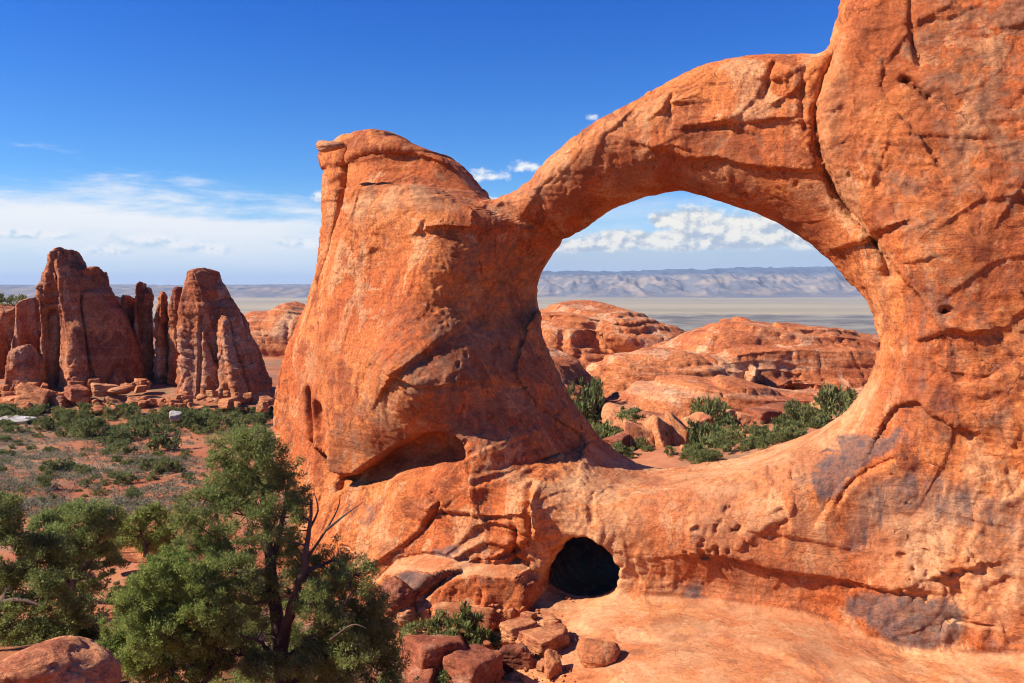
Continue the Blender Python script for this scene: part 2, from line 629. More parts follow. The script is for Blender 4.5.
M_ARCH = sandstone('arch_sandstone', attrs=True, strata=0.14)
M_SPIRE = sandstone('spire_sandstone', k=2.2, light=(0.47, 0.165, 0.068), mid=(0.36, 0.105, 0.043), dark=(0.19, 0.055, 0.03),
                    pale=(0.52, 0.27, 0.16), streak=0.4, strata=0.35, bumpd=0.05)
M_DOME = sandstone('dome_sandstone', k=3.0, light=(0.57, 0.180, 0.062), mid=(0.47, 0.125, 0.043), dark=(0.36, 0.095, 0.036),
                   pale=(0.70, 0.38, 0.2), streak=0.35, strata=0.55, bumpd=0.06)
M_BOULDER = sandstone('boulder_sandstone', k=0.9, light=(0.58, 0.22, 0.09), mid=(0.48, 0.16, 0.06), dark=(0.30, 0.085, 0.04),
                      streak=0.15, strata=0.3, bumpd=0.04, objspace=True)
M_GREYROCK = sandstone('grey_boulder_rock', k=0.9, light=(0.52, 0.46, 0.40), mid=(0.42, 0.35, 0.30), dark=(0.28, 0.22, 0.18),
                       pale=(0.6, 0.55, 0.5), streak=0.2, strata=0.2, bumpd=0.04, objspace=True)
M_PINYON = leaf_mat('pinyon_needles', (0.11, 0.15, 0.042), (0.29, 0.35, 0.10))
M_JUNIPER = leaf_mat('juniper_sprays', (0.17, 0.21, 0.045), (0.37, 0.42, 0.105))
M_SHRUB = leaf_mat('shrub_leaves', (0.10, 0.125, 0.042), (0.25, 0.28, 0.095))
M_SAGE = leaf_mat('sage_leaves', (0.16, 0.155, 0.09), (0.30, 0.285, 0.18))
M_GREEN = leaf_mat('fresh_green_leaves', (0.09, 0.12, 0.03), (0.22, 0.25, 0.08))
M_BARK = bark_mat('bark', (0.05, 0.032, 0.024), (0.20, 0.13, 0.095))
M_DEADWOOD = bark_mat('dead_wood', (0.16, 0.12, 0.10), (0.36, 0.30, 0.25))


# ------------------------------------------------------------------ rock fins from an upright plane with real depth
class Fin:
    def __init__(self, A, yaw, s0, s1, z0, z1, res):
        th = math.radians(yaw)
        self.A = np.array([A[0], A[1]], float)
        self.T = np.array([math.cos(th), -math.sin(th)])
        self.N = np.array([-math.sin(th), -math.cos(th)])
        self.res = res
        self.s0, self.z0 = s0, z0
        self.s = np.arange(s0, s1 + res, res)
        self.z = np.arange(z0, z1 + res, res)
        self.S, self.Z = np.meshgrid(self.s, self.z, indexing='ij')
        self.S = self.S.astype(np.float32)
        self.Z = self.Z.astype(np.float32)
        self.s1, self.z1 = self.s[-1], self.z[-1]

    def sz(self, px, py, n=0.0):
        d = np.array([(px - CX) / FPX, 1.0])
        t = (n + self.A @ self.N) / (d @ self.N)
        P = d * t
        return ((P - self.A) @ self.T, (HY - py) / FPX * t)

    def poly(self, pts, n=0.0):
        return [self.sz(p[0], p[1], p[2] if len(p) > 2 else n) for p in pts]

    def world(self, L):
        xy = self.A + L[:, :1] * self.T + L[:, 1:2] * self.N
        return np.column_stack([xy, L[:, 2]])

    def samp(self, R, s, z):
        u = np.clip((s - self.s0) / self.res, 0, R.shape[0] - 1.001)
        v = np.clip((z - self.z0) / self.res, 0, R.shape[1] - 1.001)
        i = u.astype(int)
        j = v.astype(int)
        fu = u - i
        fv = v - j
        return (R[i, j] * (1 - fu) + R[i + 1, j] * fu) * (1 - fv) + (R[i, j + 1] * (1 - fu) + R[i + 1, j + 1] * fu) * fv

    def build(self, F, n0, n1, cell, levels):
        """F(s,n,z) -> mesh in world coordinates"""
        gs = np.arange(self.s0, self.s1, cell)
        gn = np.arange(n0, n1, cell)
        gz = np.arange(self.z0, self.z1, cell)
        G = np.empty((len(gs), len(gn), len(gz)), np.float32)
        a, c = np.meshgrid(gs, gz, indexing='ij')
        for j, n in enumerate(gn):
            G[:, j, :] = F(a.ravel(), np.full(a.size, n), c.ravel()).reshape(a.shape)
        G[0], G[-1] = 9, 9
        G[:, 0], G[:, -1] = 9, 9
        G[:, :, 0], G[:, :, -1] = 9, 9
        V, Q = surface_nets(G, (gs[0], gn[0], gz[0]), cell)
        inner = None
        for lv in range(levels + 1):
            if lv:
                V, Q = subdivide(V, Q)
            h = cell * 0.5 / 2 ** lv
            for it in range(2 if lv else 1):
                f0 = F(V[:, 0], V[:, 1], V[:, 2])
                g = np.stack([F(V[:, 0] + h, V[:, 1], V[:, 2]) - f0, F(V[:, 0], V[:, 1] + h, V[:, 2]) - f0, F(V[:, 0], V[:, 1], V[:, 2] + h) - f0], 1) / h
                gl = (g * g).sum(1)
                stp = np.clip(f0 / np.maximum(np.sqrt(gl), 0.3), -cell * 0.6 / 2 ** lv, cell * 0.6 / 2 ** lv)
                lim = (V[:, 0] > self.s0 + cell * 1.5) & (V[:, 0] < self.s1 - cell * 2) & (V[:, 2] > self.z0 + cell * 1.5) & (V[:, 2] < self.z1 - cell * 2)
                V = V - np.where(lim, stp, 0)[:, None] * g / np.maximum(np.sqrt(gl), 1e-6)[:, None]
        return V, Q[:, ::-1]


def rock_disp(W, N, L=1.0, big=1.0, mid=1.0, fine=1.0, plate=1.0, strata=1.0, pits=1.0, seed=0, flute=0.0, crease=1.0, joint=0.0):
    """weathering of a sandstone surface; L scales all sizes"""
    d0 = plate * 0.07
    P = (W / L).astype(np.float32)
    warp = np.stack([noise3(P / 4, seed + 1), noise3(P / 4, seed + 2), noise3(P / 4, seed + 3)], 1)
    Q = P + 0.9 * warp
    d = big * 0.34 * noise3(Q / 5.5, seed + 4) + mid * 0.13 * noise3(Q / 2.3, seed + 5)
    rough = sstep(noise3(P / 6.0, seed + 6), -0.25, 0.35)
    A = np.array([1, 1, 0.55], np.float32)
    for k, (sz, h) in enumerate(((3.0, 0.12), (1.3, 0.075), (0.6, 0.04))):
        nn = noise3(Q * A / sz, seed + 20 + k)
        d = d + plate * h * sstep(nn, -0.012, 0.02) * (0.35 + 0.65 * rough)
        nn2 = np.abs(noise3(Q * A[::-1] / sz + 31, seed + 40 + k))
        d = d - crease * h * 0.7 * sstep(nn2, 0.028, 0.0) * rough * sstep(noise3(P / 2.5, seed + 60 + k), -0.1, 0.25)
    if flute:
        fl = noise3(np.stack([Q[:, 0] / 1.5, Q[:, 1] / 1.5, P[:, 2] / 14], 1), seed + 70)
        d = d + flute * (0.45 * (np.abs(fl) - 0.35) + 0.18 * noise3(np.stack([Q[:, 0] / 0.6, Q[:, 1] / 0.6, P[:, 2] / 7], 1), seed + 71)) * (1 - np.abs(N[:, 2]))
    if joint:
        jn = np.abs(noise3(np.stack([P[:, 0] / 2.2 + warp[:, 0] * .3, P[:, 1] / 2.2, P[:, 2] / 30], 1), seed + 72))
        d = d - joint * 0.5 * sstep(jn, 0.09, 0.0) * (1 - np.abs(N[:, 2]))
    zz = P[:, 2] + 0.12 * P[:, 0] + 0.9 * warp[:, 0]
    q = np.stack([P[:, 0] / 7, P[:, 1] / 7, zz / 0.55], 1)
    st = noise3(q, seed + 7)
    q2 = np.stack([P[:, 0] / 4, P[:, 1] / 4, zz / 0.22], 1)
    st2 = noise3(q2, seed + 8)
    steep = 1 - np.abs(N[:, 2])
    d = d + strata * steep * (0.08 * sstep(st, -0.06, 0.06) + 0.04 * st2) * (0.4 + 0.6 * rough)
    pm = sstep(noise3(P / 3.0, seed + 9), 0.15, 0.45)
    pit = sstep(noise3(Q * np.array([1, 1, 0.7], np.float32) / 0.42, seed + 10), 0.28, 0.5)
    d = d - pits * 0.16 * pit * pm
    d = d + fine * (0.035 * noise3(Q / 0.5, seed + 11) + 0.02 * noise3(P / 0.22, seed + 12)) * (0.4 + rough)
    return (d - d0) * L


def infl(D2, R):
    u = np.clip(-D2 / R, 0, 1)
    return np.sqrt(np.maximum(1 - (1 - u) ** 2, 0))


# ------------------------------------------------------------------ the double arch
def build_arch():
    A = Fin((188 / 853 * 42.0, 42.0), 25.0, -28.0, 27.0, -21.0, 18.5, 0.09)
    A.A = np.array([188 / 853 * 42.0, 42.0])
    outer = [(355, 760, -.6), (346, 600, -.6), (330, 525, -.6), (312, 484, -.6), (294, 450, -.6), (283, 422, -.6), (281, 395, -.6), (288, 345, -.6), (304, 312, -.7), (314, 282, -.8), (315, 230, -0.9),
             (320, 190, -0.9), (323, 160, -1.2), (326, 152, -1.2), (338, 149, -1.2), (344, 142, -1.1), (354, 138, -1), (362, 140, -1), (367, 135, -1), (386, 133, -1), (396, 136, -1), (401, 143, -1), (412, 144, -1), (425, 151, -.9), (445, 155, -.8), (462, 167, -.7), (474, 184, -.5),
             (483, 198, 0), (490, 201), (505, 197), (530, 184), (560, 155), (600, 122), (640, 103), (680, 80), (705, 66), (720, 62), (760, 56), (800, 56),
             (826, 60), (832, 48), (838, 25), (848, -15), (870, -80), (1100, -200), (1350, -200), (1350, 900), (345, 900)]
    hole = [(533, 332), (533, 318), (538, 300), (547, 280), (558, 258), (572, 242), (590, 225), (610, 208), (633, 200), (655, 195), (680, 191),
            (700, 197), (730, 205), (757, 212), (785, 228), (810, 248), (830, 264), (848, 280), (866, 300), (876, 318), (880, 335), (880, 355), (873, 376),
            (862, 392), (848, 411), (822, 432), (790, 447), (760, 456), (735, 463), (700, 470), (665, 476), (640, 474), (615, 464), (600, 453), (582, 432), (562, 404), (546, 370), (536, 345)]
    po = chaikin(A.poly(outer, 0.0), True, 1)
    ph = chaikin(A.poly(hole, 0.0), True, 2)
    S, Z = A.S, A.Z
    D2 = np.maximum(poly_sd(S, Z, po), -poly_sd(S, Z, ph))
    ctrl = [
        (345, 160, .6), (400, 145, 1.0), (450, 172, 1.0), (400, 172, 1.4), (345, 200, 1.0), (325, 200, .2), (322, 260, .4), (370, 200, 2.9), (420, 198, 3.2), (465, 215, 2.8),
        (300, 330, 1.6), (330, 300, 3.2), (400, 260, 4.0), (460, 270, 4.0), (400, 330, 5.4), (445, 340, 5.2), (300, 400, 2.6), (350, 390, 5.0),
        (420, 388, 7.0), (400, 358, 6.6), (455, 378, 6.0), (380, 436, 4.9), (420, 424, 5.3), (450, 416, 5.2), (345, 440, 4.6), (480, 380, 5.0), (500, 330, 2.4), (525, 310, -.4), (490, 260, 2.2), (520, 280, -.4), (540, 400, 1.8), (575, 440, 1.0),
        (400, 455, 3.9), (440, 447, 3.9), (360, 468, 4.1), (400, 490, 5.8), (470, 452, 4.8), (440, 480, 5.8), (330, 470, 4.0), (510, 440, 4.6),
        (350, 530, 6.2), (420, 530, 6.4), (500, 500, 5.8), (500, 540, 6.4), (450, 580, 7.4), (540, 480, 5.2), (380, 590, 7.4), (320, 540, 5.2),
        (480, 225, 2.2), (530, 205, 1.6), (600, 160, 1.9), (700, 110, 2.1), (780, 90, 2.2), (800, 170, 2.3), (740, 180, 2.0),
        (850, 100, 2.8), (900, 100, 3.8), (960, 100, 4.2), (1020, 100, 4.0), (850, 220, 2.2), (900, 250, 3.6), (950, 300, 4.4), (1020, 300, 4.4),
        (890, 350, 3.2), (905, 420, 4.0), (870, 430, 3.4), (870, 300, 1.8), (850, 260, 1.2), (900, -60, 3.2), (1020, -60, 3.4), (1120, 100, 4.0), (1120, 400, 4.4), (1120, 650, 5.0),
        (560, 480, 5.0), (620, 490, 5.3), (700, 490, 5.0), (780, 480, 4.7), (830, 460, 4.3), (650, 530, 5.6), (700, 540, 5.5), (700, 585, 4.9),
        (780, 550, 5.1), (800, 600, 4.8), (850, 520, 4.6), (900, 560, 4.7), (960, 480, 4.6), (1000, 560, 4.8), (900, 630, 5.0), (1010, 640, 5.0),
        (600, 620, 6.2), (620, 585, 5.6), (540, 570, 6.0)]
    cs = [A.sz(p[0], p[1], p[2]) for p in ctrl]
    H = rbf(cs, [p[2] for p in ctrl], S, Z, 0.4)
    lim = lambda x, v: np.clip(x, -2.0, v)
    H = lim(H, 8.5)

    def pl(pts, n):
        return chaikin(A.poly(pts, n), False, 1)

    def groove(pts, n, depth, width):
        nonlocal H
        d, _ = seg_dist(S, Z, pl(pts, n), False)
        H = H - depth * np.exp(-(d / width) ** 2)

    def ledge(pts, n, h, L, side=1):
        """rock on one side of the line stands proud by h, dying away over L"""
        nonlocal H
        d, sd = seg_dist(S, Z, pl(pts, n), False)
        H = H + h * np.exp(-(d / L) ** 1.5) * sstep(sd * side * d, -0.05, 0.07)

    def patch(pts, n, h, soft):
        nonlocal H
        d = poly_sd(S, Z, chaikin(A.poly(pts, n), True, 1))
        H = H + h * sstep(-d, -soft * 0.3, soft)

    # side 1 = left of the line's direction, looking from the front (up when it runs to the right)
    groove([(833, 56), (823, 85), (816, 120), (822, 160), (840, 195), (862, 222), (885, 252), (890, 275)], 2.4, 0.8, 0.28)
    ledge([(833, 56), (823, 85), (816, 120), (822, 160), (840, 195), (862, 222), (885, 252)], 2.4, 0.75, 2.6, 1)
    # alcove roof on the left pillar
    ledge([(338, 470), (352, 478), (375, 462), (400, 446), (425, 434), (450, 428), (472, 436), (478, 452)], 4.8, 1.3, 2.2, 1)
    ledge([(338, 485), (360, 486), (385, 481), (420, 478), (450, 466), (480, 452)], 5.2, 0.35, 1.2, -1)
    # cap and shelf of the left pillar
    ledge([(336, 232), (348, 205), (362, 193), (385, 186), (420, 187), (450, 194), (478, 206)], 2.0, 0.9, 2.2, -1)
    ledge([(345, 160), (370, 152), (395, 150), (430, 158), (455, 170)], 1.0, 0.3, 1.0, 1)
    groove([(340, 150), (339, 190), (334, 215), (326, 255), (316, 285)], 1.2, 0.7, 0.3)
    ledge([(440, 232), (452, 228), (470, 229)], 3.2, 0.45, 0.7, 1)
    patch([(437, 218), (440, 232), (437, 240), (432, 230)], 3.2, -0.35, 0.15)
    # hollow flakes on the pillar's left
    groove([(308, 393), (311, 415), (319, 440)], 3.0, 0.7, 0.28)
    patch([(312, 398), (330, 402), (342, 425), (350, 455), (335, 470), (322, 450), (313, 425)], 3.5, -0.7, 0.5)
    patch([(333, 480), (345, 472), (360, 470), (356, 482), (338, 497)], 4.5, -0.6, 0.25)
    # dark right-facing ridge of the pillar
    ledge([(470, 232), (476, 262), (470, 300), (462, 330), (448, 355), (430, 372)], 4.0, 0.5, 1.8, -1)
    groove([(505, 300), (500, 330), (505, 365), (515, 385)], 2.2, 0.6, 0.4)
    ledge([(512, 330), (517, 365), (528, 395), (548, 425), (575, 452)], 2.2, 0.9, 1.2, 1)
    groove([(528, 340), (532, 370), (545, 400), (565, 428), (598, 456)], 0.8, 0.8, 0.4)
    ledge([(420, 372), (450, 385), (478, 380), (500, 392)], 5.0, 0.3, 1.0, 1)
    # lip of the lower wall
    ledge([(548, 462), (570, 456), (600, 458), (625, 466), (655, 470)], 4.4, 1.0, 2.2, -1)
    groove([(548, 462), (575, 457), (607, 461)], 3.2, 0.9, 0.3)
    ledge([(480, 470), (510, 466), (545, 470), (552, 500)], 5.2, 0.25, 1.0, -1)
    # long crack and overhang across the wall
    ledge([(690, 552), (700, 551), (700, 552), (735, 555), (760, 564), (800, 575), (832, 578), (870, 590), (905, 592)], 5.1, 0.28, 0.9, 1)
    ledge([(760, 530), (800, 537), (840, 548)], 5.1, 0.12, 0.8, 1)
    ledge([(920, 580), (945, 572), (980, 566)], 4.8, 0.25, 0.8, 1)
    # broken layers left of the lower opening
    for pts, h, L, sd in (([(403, 548), (420, 535), (436, 518), (446, 508)], .28, .8, 1), ([(438, 507), (480, 511), (512, 512), (543, 507)], .28, .7, 1),
                          ([(444, 578), (458, 560), (478, 545), (498, 536), (516, 541)], .34, .7, 1), ([(478, 530), (488, 520), (510, 519), (524, 524)], .3, .7, 1),
                          ([(500, 552), (515, 548), (530, 538), (540, 528)], .3, .5, 1), ([(470, 556), (490, 552), (512, 560), (533, 566)], .25, .5, 1),
                          ([(538, 480), (539, 505), (541, 528)], .35, .5, 1), ([(478, 478), (480, 500), (479, 510)], .3, .6, 1)):
        ledge(pts, 6.0, h, L, sd)
    for pts, dp, wd in (([(446, 500), (440, 512), (432, 522)], .5, .14), ([(436, 493), (444, 500), (452, 512)], .4, .14), ([(524, 524), (523, 540), (515, 552), (530, 560)], .6, .16),
                        ([(455, 575), (470, 560), (490, 556)], .5, .14), ([(531, 485), (537, 500), (540, 527)], .5, .12), ([(585, 500), (590, 512), (592, 520)], .35, .1)):
        groove(pts, 6.0, dp, wd)
    # broken foot of the wall at the left
    ledge([(380, 560), (388, 580), (396, 600)], 7.0, .8, 1.5, 1)
    ledge([(392, 600), (430, 602), (470, 612), (505, 622)], 7.0, .6, .9, 1)
    patch([(386, 562), (430, 556), (480, 564), (530, 574), (527, 628), (470, 616), (430, 610), (394, 608)], 7.4, 1.3, 0.22)
    # tower details
    groove([(911, -10), (911, 30), (915, 50), (920, 64)], 3.8, .35, .10)
    groove([(904, 80), (914, 86), (928, 99)], 3.8, .8, .14)
    ledge([(870, 50), (885, 62), (878, 90), (900, 120), (926, 150)], 3.8, .16, 1.2, -1)
    ledge([(880, 430), (888, 414), (900, 403), (918, 401), (930, 411), (945, 418)], 4.0, .4, 1.0, 1)
    ledge([(836, 494), (848, 476), (876, 462), (892, 455), (897, 445)], 4.2, .35, 1.0, -1)
    groove([(838, 500), (850, 480), (874, 466), (894, 458)], 4.2, .4, .1)
    ledge([(940, 370), (960, 384), (985, 382), (1000, 372)], 4.4, -.25, .7, 1)
    patch([(936, 312), (942, 305), (952, 306), (957, 312), (950, 319), (940, 319)], 4.4, -.9, .25)
    ledge([(935, 334), (950, 328), (965, 334), (980, 332)], 4.4, .4, .6, 1)
    ledge([(955, 290), (985, 268), (1010, 258), (1030, 256)], 4.4, .10, 1.2, 1)
    ledge([(960, 215), (975, 205), (1000, 200), (1030, 196)], 4.2, .12, 1.2, 1)
    ledge([(845, 245), (868, 240), (888, 232)], 2.4, .4, .8, 1)
    patch([(868, 234), (880, 228), (888, 234), (884, 246), (872, 250)], 2.6, -.5, .25)
    for k in range(26):
        r = rng(900 + k)
        x0 = r.uniform(845, 1030)
        y0 = r.uniform(-10, 420)
        ang = r.uniform(-0.9, 1.2)
        ln = r.uniform(15, 60)
        pts = [(x0 + i * ln / 3 * math.cos(ang) + r.normal(0, 3), y0 + i * ln / 3 * math.sin(ang) + r.normal(0, 3)) for i in range(4)]
        if x0 < 880 and y0 > 250:
            continue
        ledge(pts, 4.2, r.uniform(.04, .14), r.uniform(.4, 1.1), 1)
    # limb details
    groove([(672, 95), (668, 108), (672, 122)], 2.0, .3, .12)
    ledge([(690, 128), (720, 124), (760, 122), (778, 120)], 2.2, .25, .8, 1)
    ledge([(665, 152), (690, 160), (720, 158), (750, 168), (800, 170)], 2.2, .35, 1.0, 1)
    groove([(772, 62), (768, 80), (764, 96)], 2.2, .4, .14)
    groove([(805, 68), (802, 100), (806, 130)], 2.2, .25, .12)
    groove([(498, 205), (520, 222), (545, 240)], 1.8, .4, .25)
    for k in range(20):
        r = rng(1300 + k)
        x0 = r.uniform(500, 800)
        y0 = np.interp(x0, [500, 600, 700, 800], [205, 140, 85, 70]) + r.uniform(5, 60)
        ang = np.interp(x0, [500, 600, 700, 800], [-.7, -.6, -.35, 0]) + r.normal(0, .35)
        ln = r.uniform(12, 40)
        pts = [(x0 + i * ln / 3 * math.cos(ang) + r.normal(0, 2), y0 + i * ln / 3 * math.sin(ang) + r.normal(0, 2)) for i in range(4)]
        ledge(pts, 2.0, r.uniform(.08, .25), r.uniform(.4, 1.0), 1)

    for k in range(46):
        r = rng(2300 + k)
        zone_ = ((350, 520, 240, 400), (310, 540, 480, 600), (560, 830, 480, 560), (850, 1030, 430, 640), (480, 560, 230, 420))[k % 5]
        x0 = r.uniform(zone_[0], zone_[1])
        y0 = r.uniform(zone_[2], zone_[3])
        ang = r.uniform(-1.3, 1.3)
        ln = r.uniform(10, 38)
        pts = [(x0 + i * ln / 4 * math.cos(ang + .25 * i) + r.normal(0, 1.5), y0 + i * ln / 4 * math.sin(ang + .25 * i) + r.normal(0, 1.5)) for i in range(5)]
        ledge(pts, 5.0, r.uniform(.07, .2), r.uniform(.3, .9), 1 if r.uniform() < .7 else -1)
    # pitted rows
    for zone_, cnt_ in (((692, 742, 505, 548), 18), ((900, 990, 555, 600), 30), ((470, 545, 415, 450), 22), ((690, 740, 545, 556), 12), ((760, 800, 470, 490), 10)):
        r = rng(int(zone_[0]))
        for _ in range(cnt_):
            s0_, z0_ = A.sz(r.uniform(zone_[0], zone_[1]), r.uniform(zone_[2], zone_[3]), 5.0)
            rx_, rz_ = r.uniform(.05, .14), r.uniform(.05, .16)
            i0, i1 = int((s0_ - 1 - A.s0) / A.res), int((s0_ + 1 - A.s0) / A.res)
            j0, j1 = int((z0_ - 1 - A.z0) / A.res), int((z0_ + 1 - A.z0) / A.res)
            q_ = ((S[i0:i1, j0:j1] - s0_) / rx_) ** 2 + ((Z[i0:i1, j0:j1] - z0_) / rz_) ** 2
            H[i0:i1, j0:j1] -= r.uniform(.12, .28) * np.exp(-q_ ** 1.5)

    cb = [(400, 200, 4.0), (300, 400, 5.0), (450, 400, 5.0), (400, 560, 6.5), (500, 300, 3.0), (480, 215, 2.6), (600, 160, 2.0), (700, 110, 2.1), (800, 110, 2.3), (860, 100, 4),
          (950, 100, 5), (1020, 300, 5.5), (900, 300, 4.0), (870, 250, 2.6), (560, 430, 3.0), (620, 500, 4.0), (760, 500, 4.5), (900, 450, 5), (590, 570, 8), (600, 610, 8), (900, 620, 7), (545, 350, 2.2)]
    B = np.clip(rbf([A.sz(p[0], p[1], 0) for p in cb], [p[2] for p in cb], S, Z, 0.5), 1.8, 8)
    cave = [(548, 578), (551, 564), (559, 548), (572, 535), (589, 530), (606, 535), (618, 551), (625, 570), (621, 585), (607, 593), (590, 596), (570, 593), (554, 587)]
    DC = poly_sd(S, Z, chaikin(A.poly(cave, 4.9), True, 1))
    DL, _ = seg_dist(S, Z, A.poly([(640, 470), (640, 430)], 2), False)

    # smooth slab at the foot: height over (s, n)
    sl = []
    for px, py, n in ((560, 597, 6.0), (620, 597, 5.6), (700, 603, 5.2), (800, 617, 5.0), (900, 650, 5.0), (1010, 657, 5.0), (1150, 660, 5.0),
                      (540, 640, 10.5), (620, 650, 11.0), (720, 690, 13.5), (830, 690, 11.5), (1000, 690, 8.5), (540, 700, 15), (700, 760, 19), (1000, 760, 13)):
        s, z = A.sz(px, py, n)
        sl.append((s, n, z))
    sl = np.array(sl)
    ss_ = np.arange(-28, 27.3, 0.3)
    nn_ = np.arange(-8, 20.3, 0.3)
    SS, NN = np.meshgrid(ss_, nn_, indexing='ij')
    ZS = rbf(sl[:, :2], sl[:, 2], SS, NN, 0.6)
    ZS = np.clip(ZS, -19, -11.5)
    edge = np.array([A.sz(525, 600, 7)[0], A.sz(515, 640, 10)[0], A.sz(505, 690, 14)[0]])

    def slab(s, n, z):
        i = np.clip((s + 28) / 0.3, 0, ZS.shape[0] - 1.01)
        j = np.clip((n + 8) / 0.3, 0, ZS.shape[1] - 1.01)
        a, b = i.astype(int), j.astype(int)
        fu, fv = i - a, j - b
        zs = (ZS[a, b] * (1 - fu) + ZS[a + 1, b] * fu) * (1 - fv) + (ZS[a, b + 1] * (1 - fu) + ZS[a + 1, b + 1] * fu) * fv
        for n0, k0, hh, w0 in ((8.6, .05, .16, .22), (11.4, .24, .20, .16)):
            zs = zs - hh * sstep(n - (n0 + k0 * (s + 8) + .5 * np.sin(s * .8 + n0) + .2 * np.sin(s * 2.3)), -w0, w0)
        e = np.interp(n, [0, 7, 10, 14, 20], [edge[0] - 1, edge[0], edge[1], edge[2], edge[2] - 1])
        f = z - zs
        f = rmax(f * 0.95, (e - s) + 0.25 * np.sin(n * 1.9), 0.7)
        return np.maximum(f, n - 17.0)

    RR = (1.9 - 1.3 * sstep(poly_sd(S, Z, A.poly([(300, 100), (500, 100), (480, 165), (400, 150), (300, 155)], 0)), 1.2, -0.2)).astype(np.float32)

    def F(s, n, z):
        d2 = A.samp(D2, s, z)
        h = A.samp(H, s, z)
        bk = A.samp(B, s, z)
        f = rmax(d2, n - h, A.samp(RR, s, z))
        f = rmax(f, -n - bk, 1.7)
        f = smin(f, slab(s, n, z), 0.9)
        dc = A.samp(DC, s, z)
        cv = np.maximum(dc - 0.38 * np.clip(5.3 - n, 0, 4), -(n + 5.6))
        cv = np.where(n > 5.0, dc, cv)
        f = rmax(f, -np.maximum(cv, n - 9.5), 0.22)
        return f

    V, Q = A.build(F, -8.5, 18.0, ARCH_CELL, ARCH_LEVELS)
    W = A.world(V)
    N = normals(W, Q)
    # smooth zones: slab and the pillar's left flank weather less
    s, n, z = V[:, 0], V[:, 1], V[:, 2]
    zslab = sstep(N[:, 2], 0.45, 0.8) * sstep(z, -11.0, -12.5)
    flank = sstep(poly_sd(s, z, A.poly([(275, 300), (330, 290), (400, 250), (430, 300), (380, 360), (340, 400), (300, 470), (270, 420)], 3)), 0.6, -0.6)
    smooth = np.clip(zslab * 0.85 + flank * 0.5, 0, 0.9)
    k = 1 - smooth
    tower = sstep(poly_sd(s, z, A.poly([(835, -100), (1200, -100), (1200, 700), (860, 640), (900, 440), (885, 260), (820, 120)], 3)), 0.8, -0.8)
    d = rock_disp(W, N, 1.0, big=0.55, mid=0.6, plate=0.7, flute=0.05, crease=0.35, strata=0.7, pits=0.5, fine=1.5, seed=5)
    capz = sstep(z, 4.2, 5.0) * sstep(s, -9, -10)
    d = d * k - 0.6 * smooth * 0.1 + tower * 0.10 * fbm(W / 1.1, 5, 77)
    q = W.copy()
    d = d + capz * 0.12 * sstep(noise3(np.stack([W[:, 0] / 5, W[:, 1] / 5, W[:, 2] / 0.8], 1), 91), -0.1, 0.1)
    W = W + N * d[:, None]
    N2 = normals(W, Q)

    # mineral coats, bare pale skin, redder tones and some painted-in shade, in the wall's own coordinates
    def zone(pts, nn, soft=0.5):
        return sstep(poly_sd(s, z, chaikin(A.poly(pts, nn), True, 1)), soft, -soft)
    front = sstep(n, -1.0, 0.5)
    var = np.zeros(len(W))
    for pts, nn, v in (([(817, 498), (812, 470), (830, 442), (850, 440), (885, 440), (905, 425), (895, 448), (872, 462), (850, 474), (836, 497)], 4.3, 1.35),
                       ([(838, 560), (850, 505), (872, 478), (940, 470), (990, 488), (1010, 525), (960, 534), (920, 510), (885, 524), (868, 548)], 4.6, .72), ([(735, 490), (745, 472), (790, 470), (812, 480), (790, 495)], 4.8, .5),
                       ([(840, 615), (850, 590), (900, 595), (965, 600), (965, 640), (920, 648), (880, 640), (868, 622)], 4.9, 1.05),
                       ([(950, 650), (985, 635), (1030, 625), (1030, 655), (980, 655)], 4.9, .6),
                       ([(680, 605), (684, 580), (705, 578), (706, 605)], 5.2, .7), ([(965, 500), (1030, 490), (1040, 540), (990, 535)], 4.6, .55),
                       ([(420, 560), (440, 545), (470, 540), (480, 560), (455, 575), (430, 572)], 6.4, 1.0), ([(480, 560), (510, 556), (530, 566), (505, 574)], 6.3, .6),
                       ([(485, 470), (510, 462), (535, 468), (520, 482), (490, 480)], 5.2, .65), ([(355, 510), (372, 500), (385, 515), (370, 530), (355, 525)], 6, .6),
                       ([(330, 500), (350, 495), (345, 515), (330, 520)], 5.5, .4),
                       ([(870, 400), (905, 405), (915, 330), (890, 250), (905, 210), (940, 230), (960, 300), (950, 380), (985, 420), (930, 450), (890, 440)], 4.2, .33),
                       ([(985, 250), (1020, 260), (1020, 300), (985, 300)], 4.4, .5),
                       ([(760, 475), (790, 470), (800, 490), (770, 495)], 4.8, .5), ([(690, 525), (712, 515), (716, 535), (694, 540)], 5, .45)):
        var = np.maximum(var, v * zone(pts, nn, 0.35))
    var *= front * sstep(N2[:, 2], 0.85, 0.6)
    brown = np.zeros(len(W))
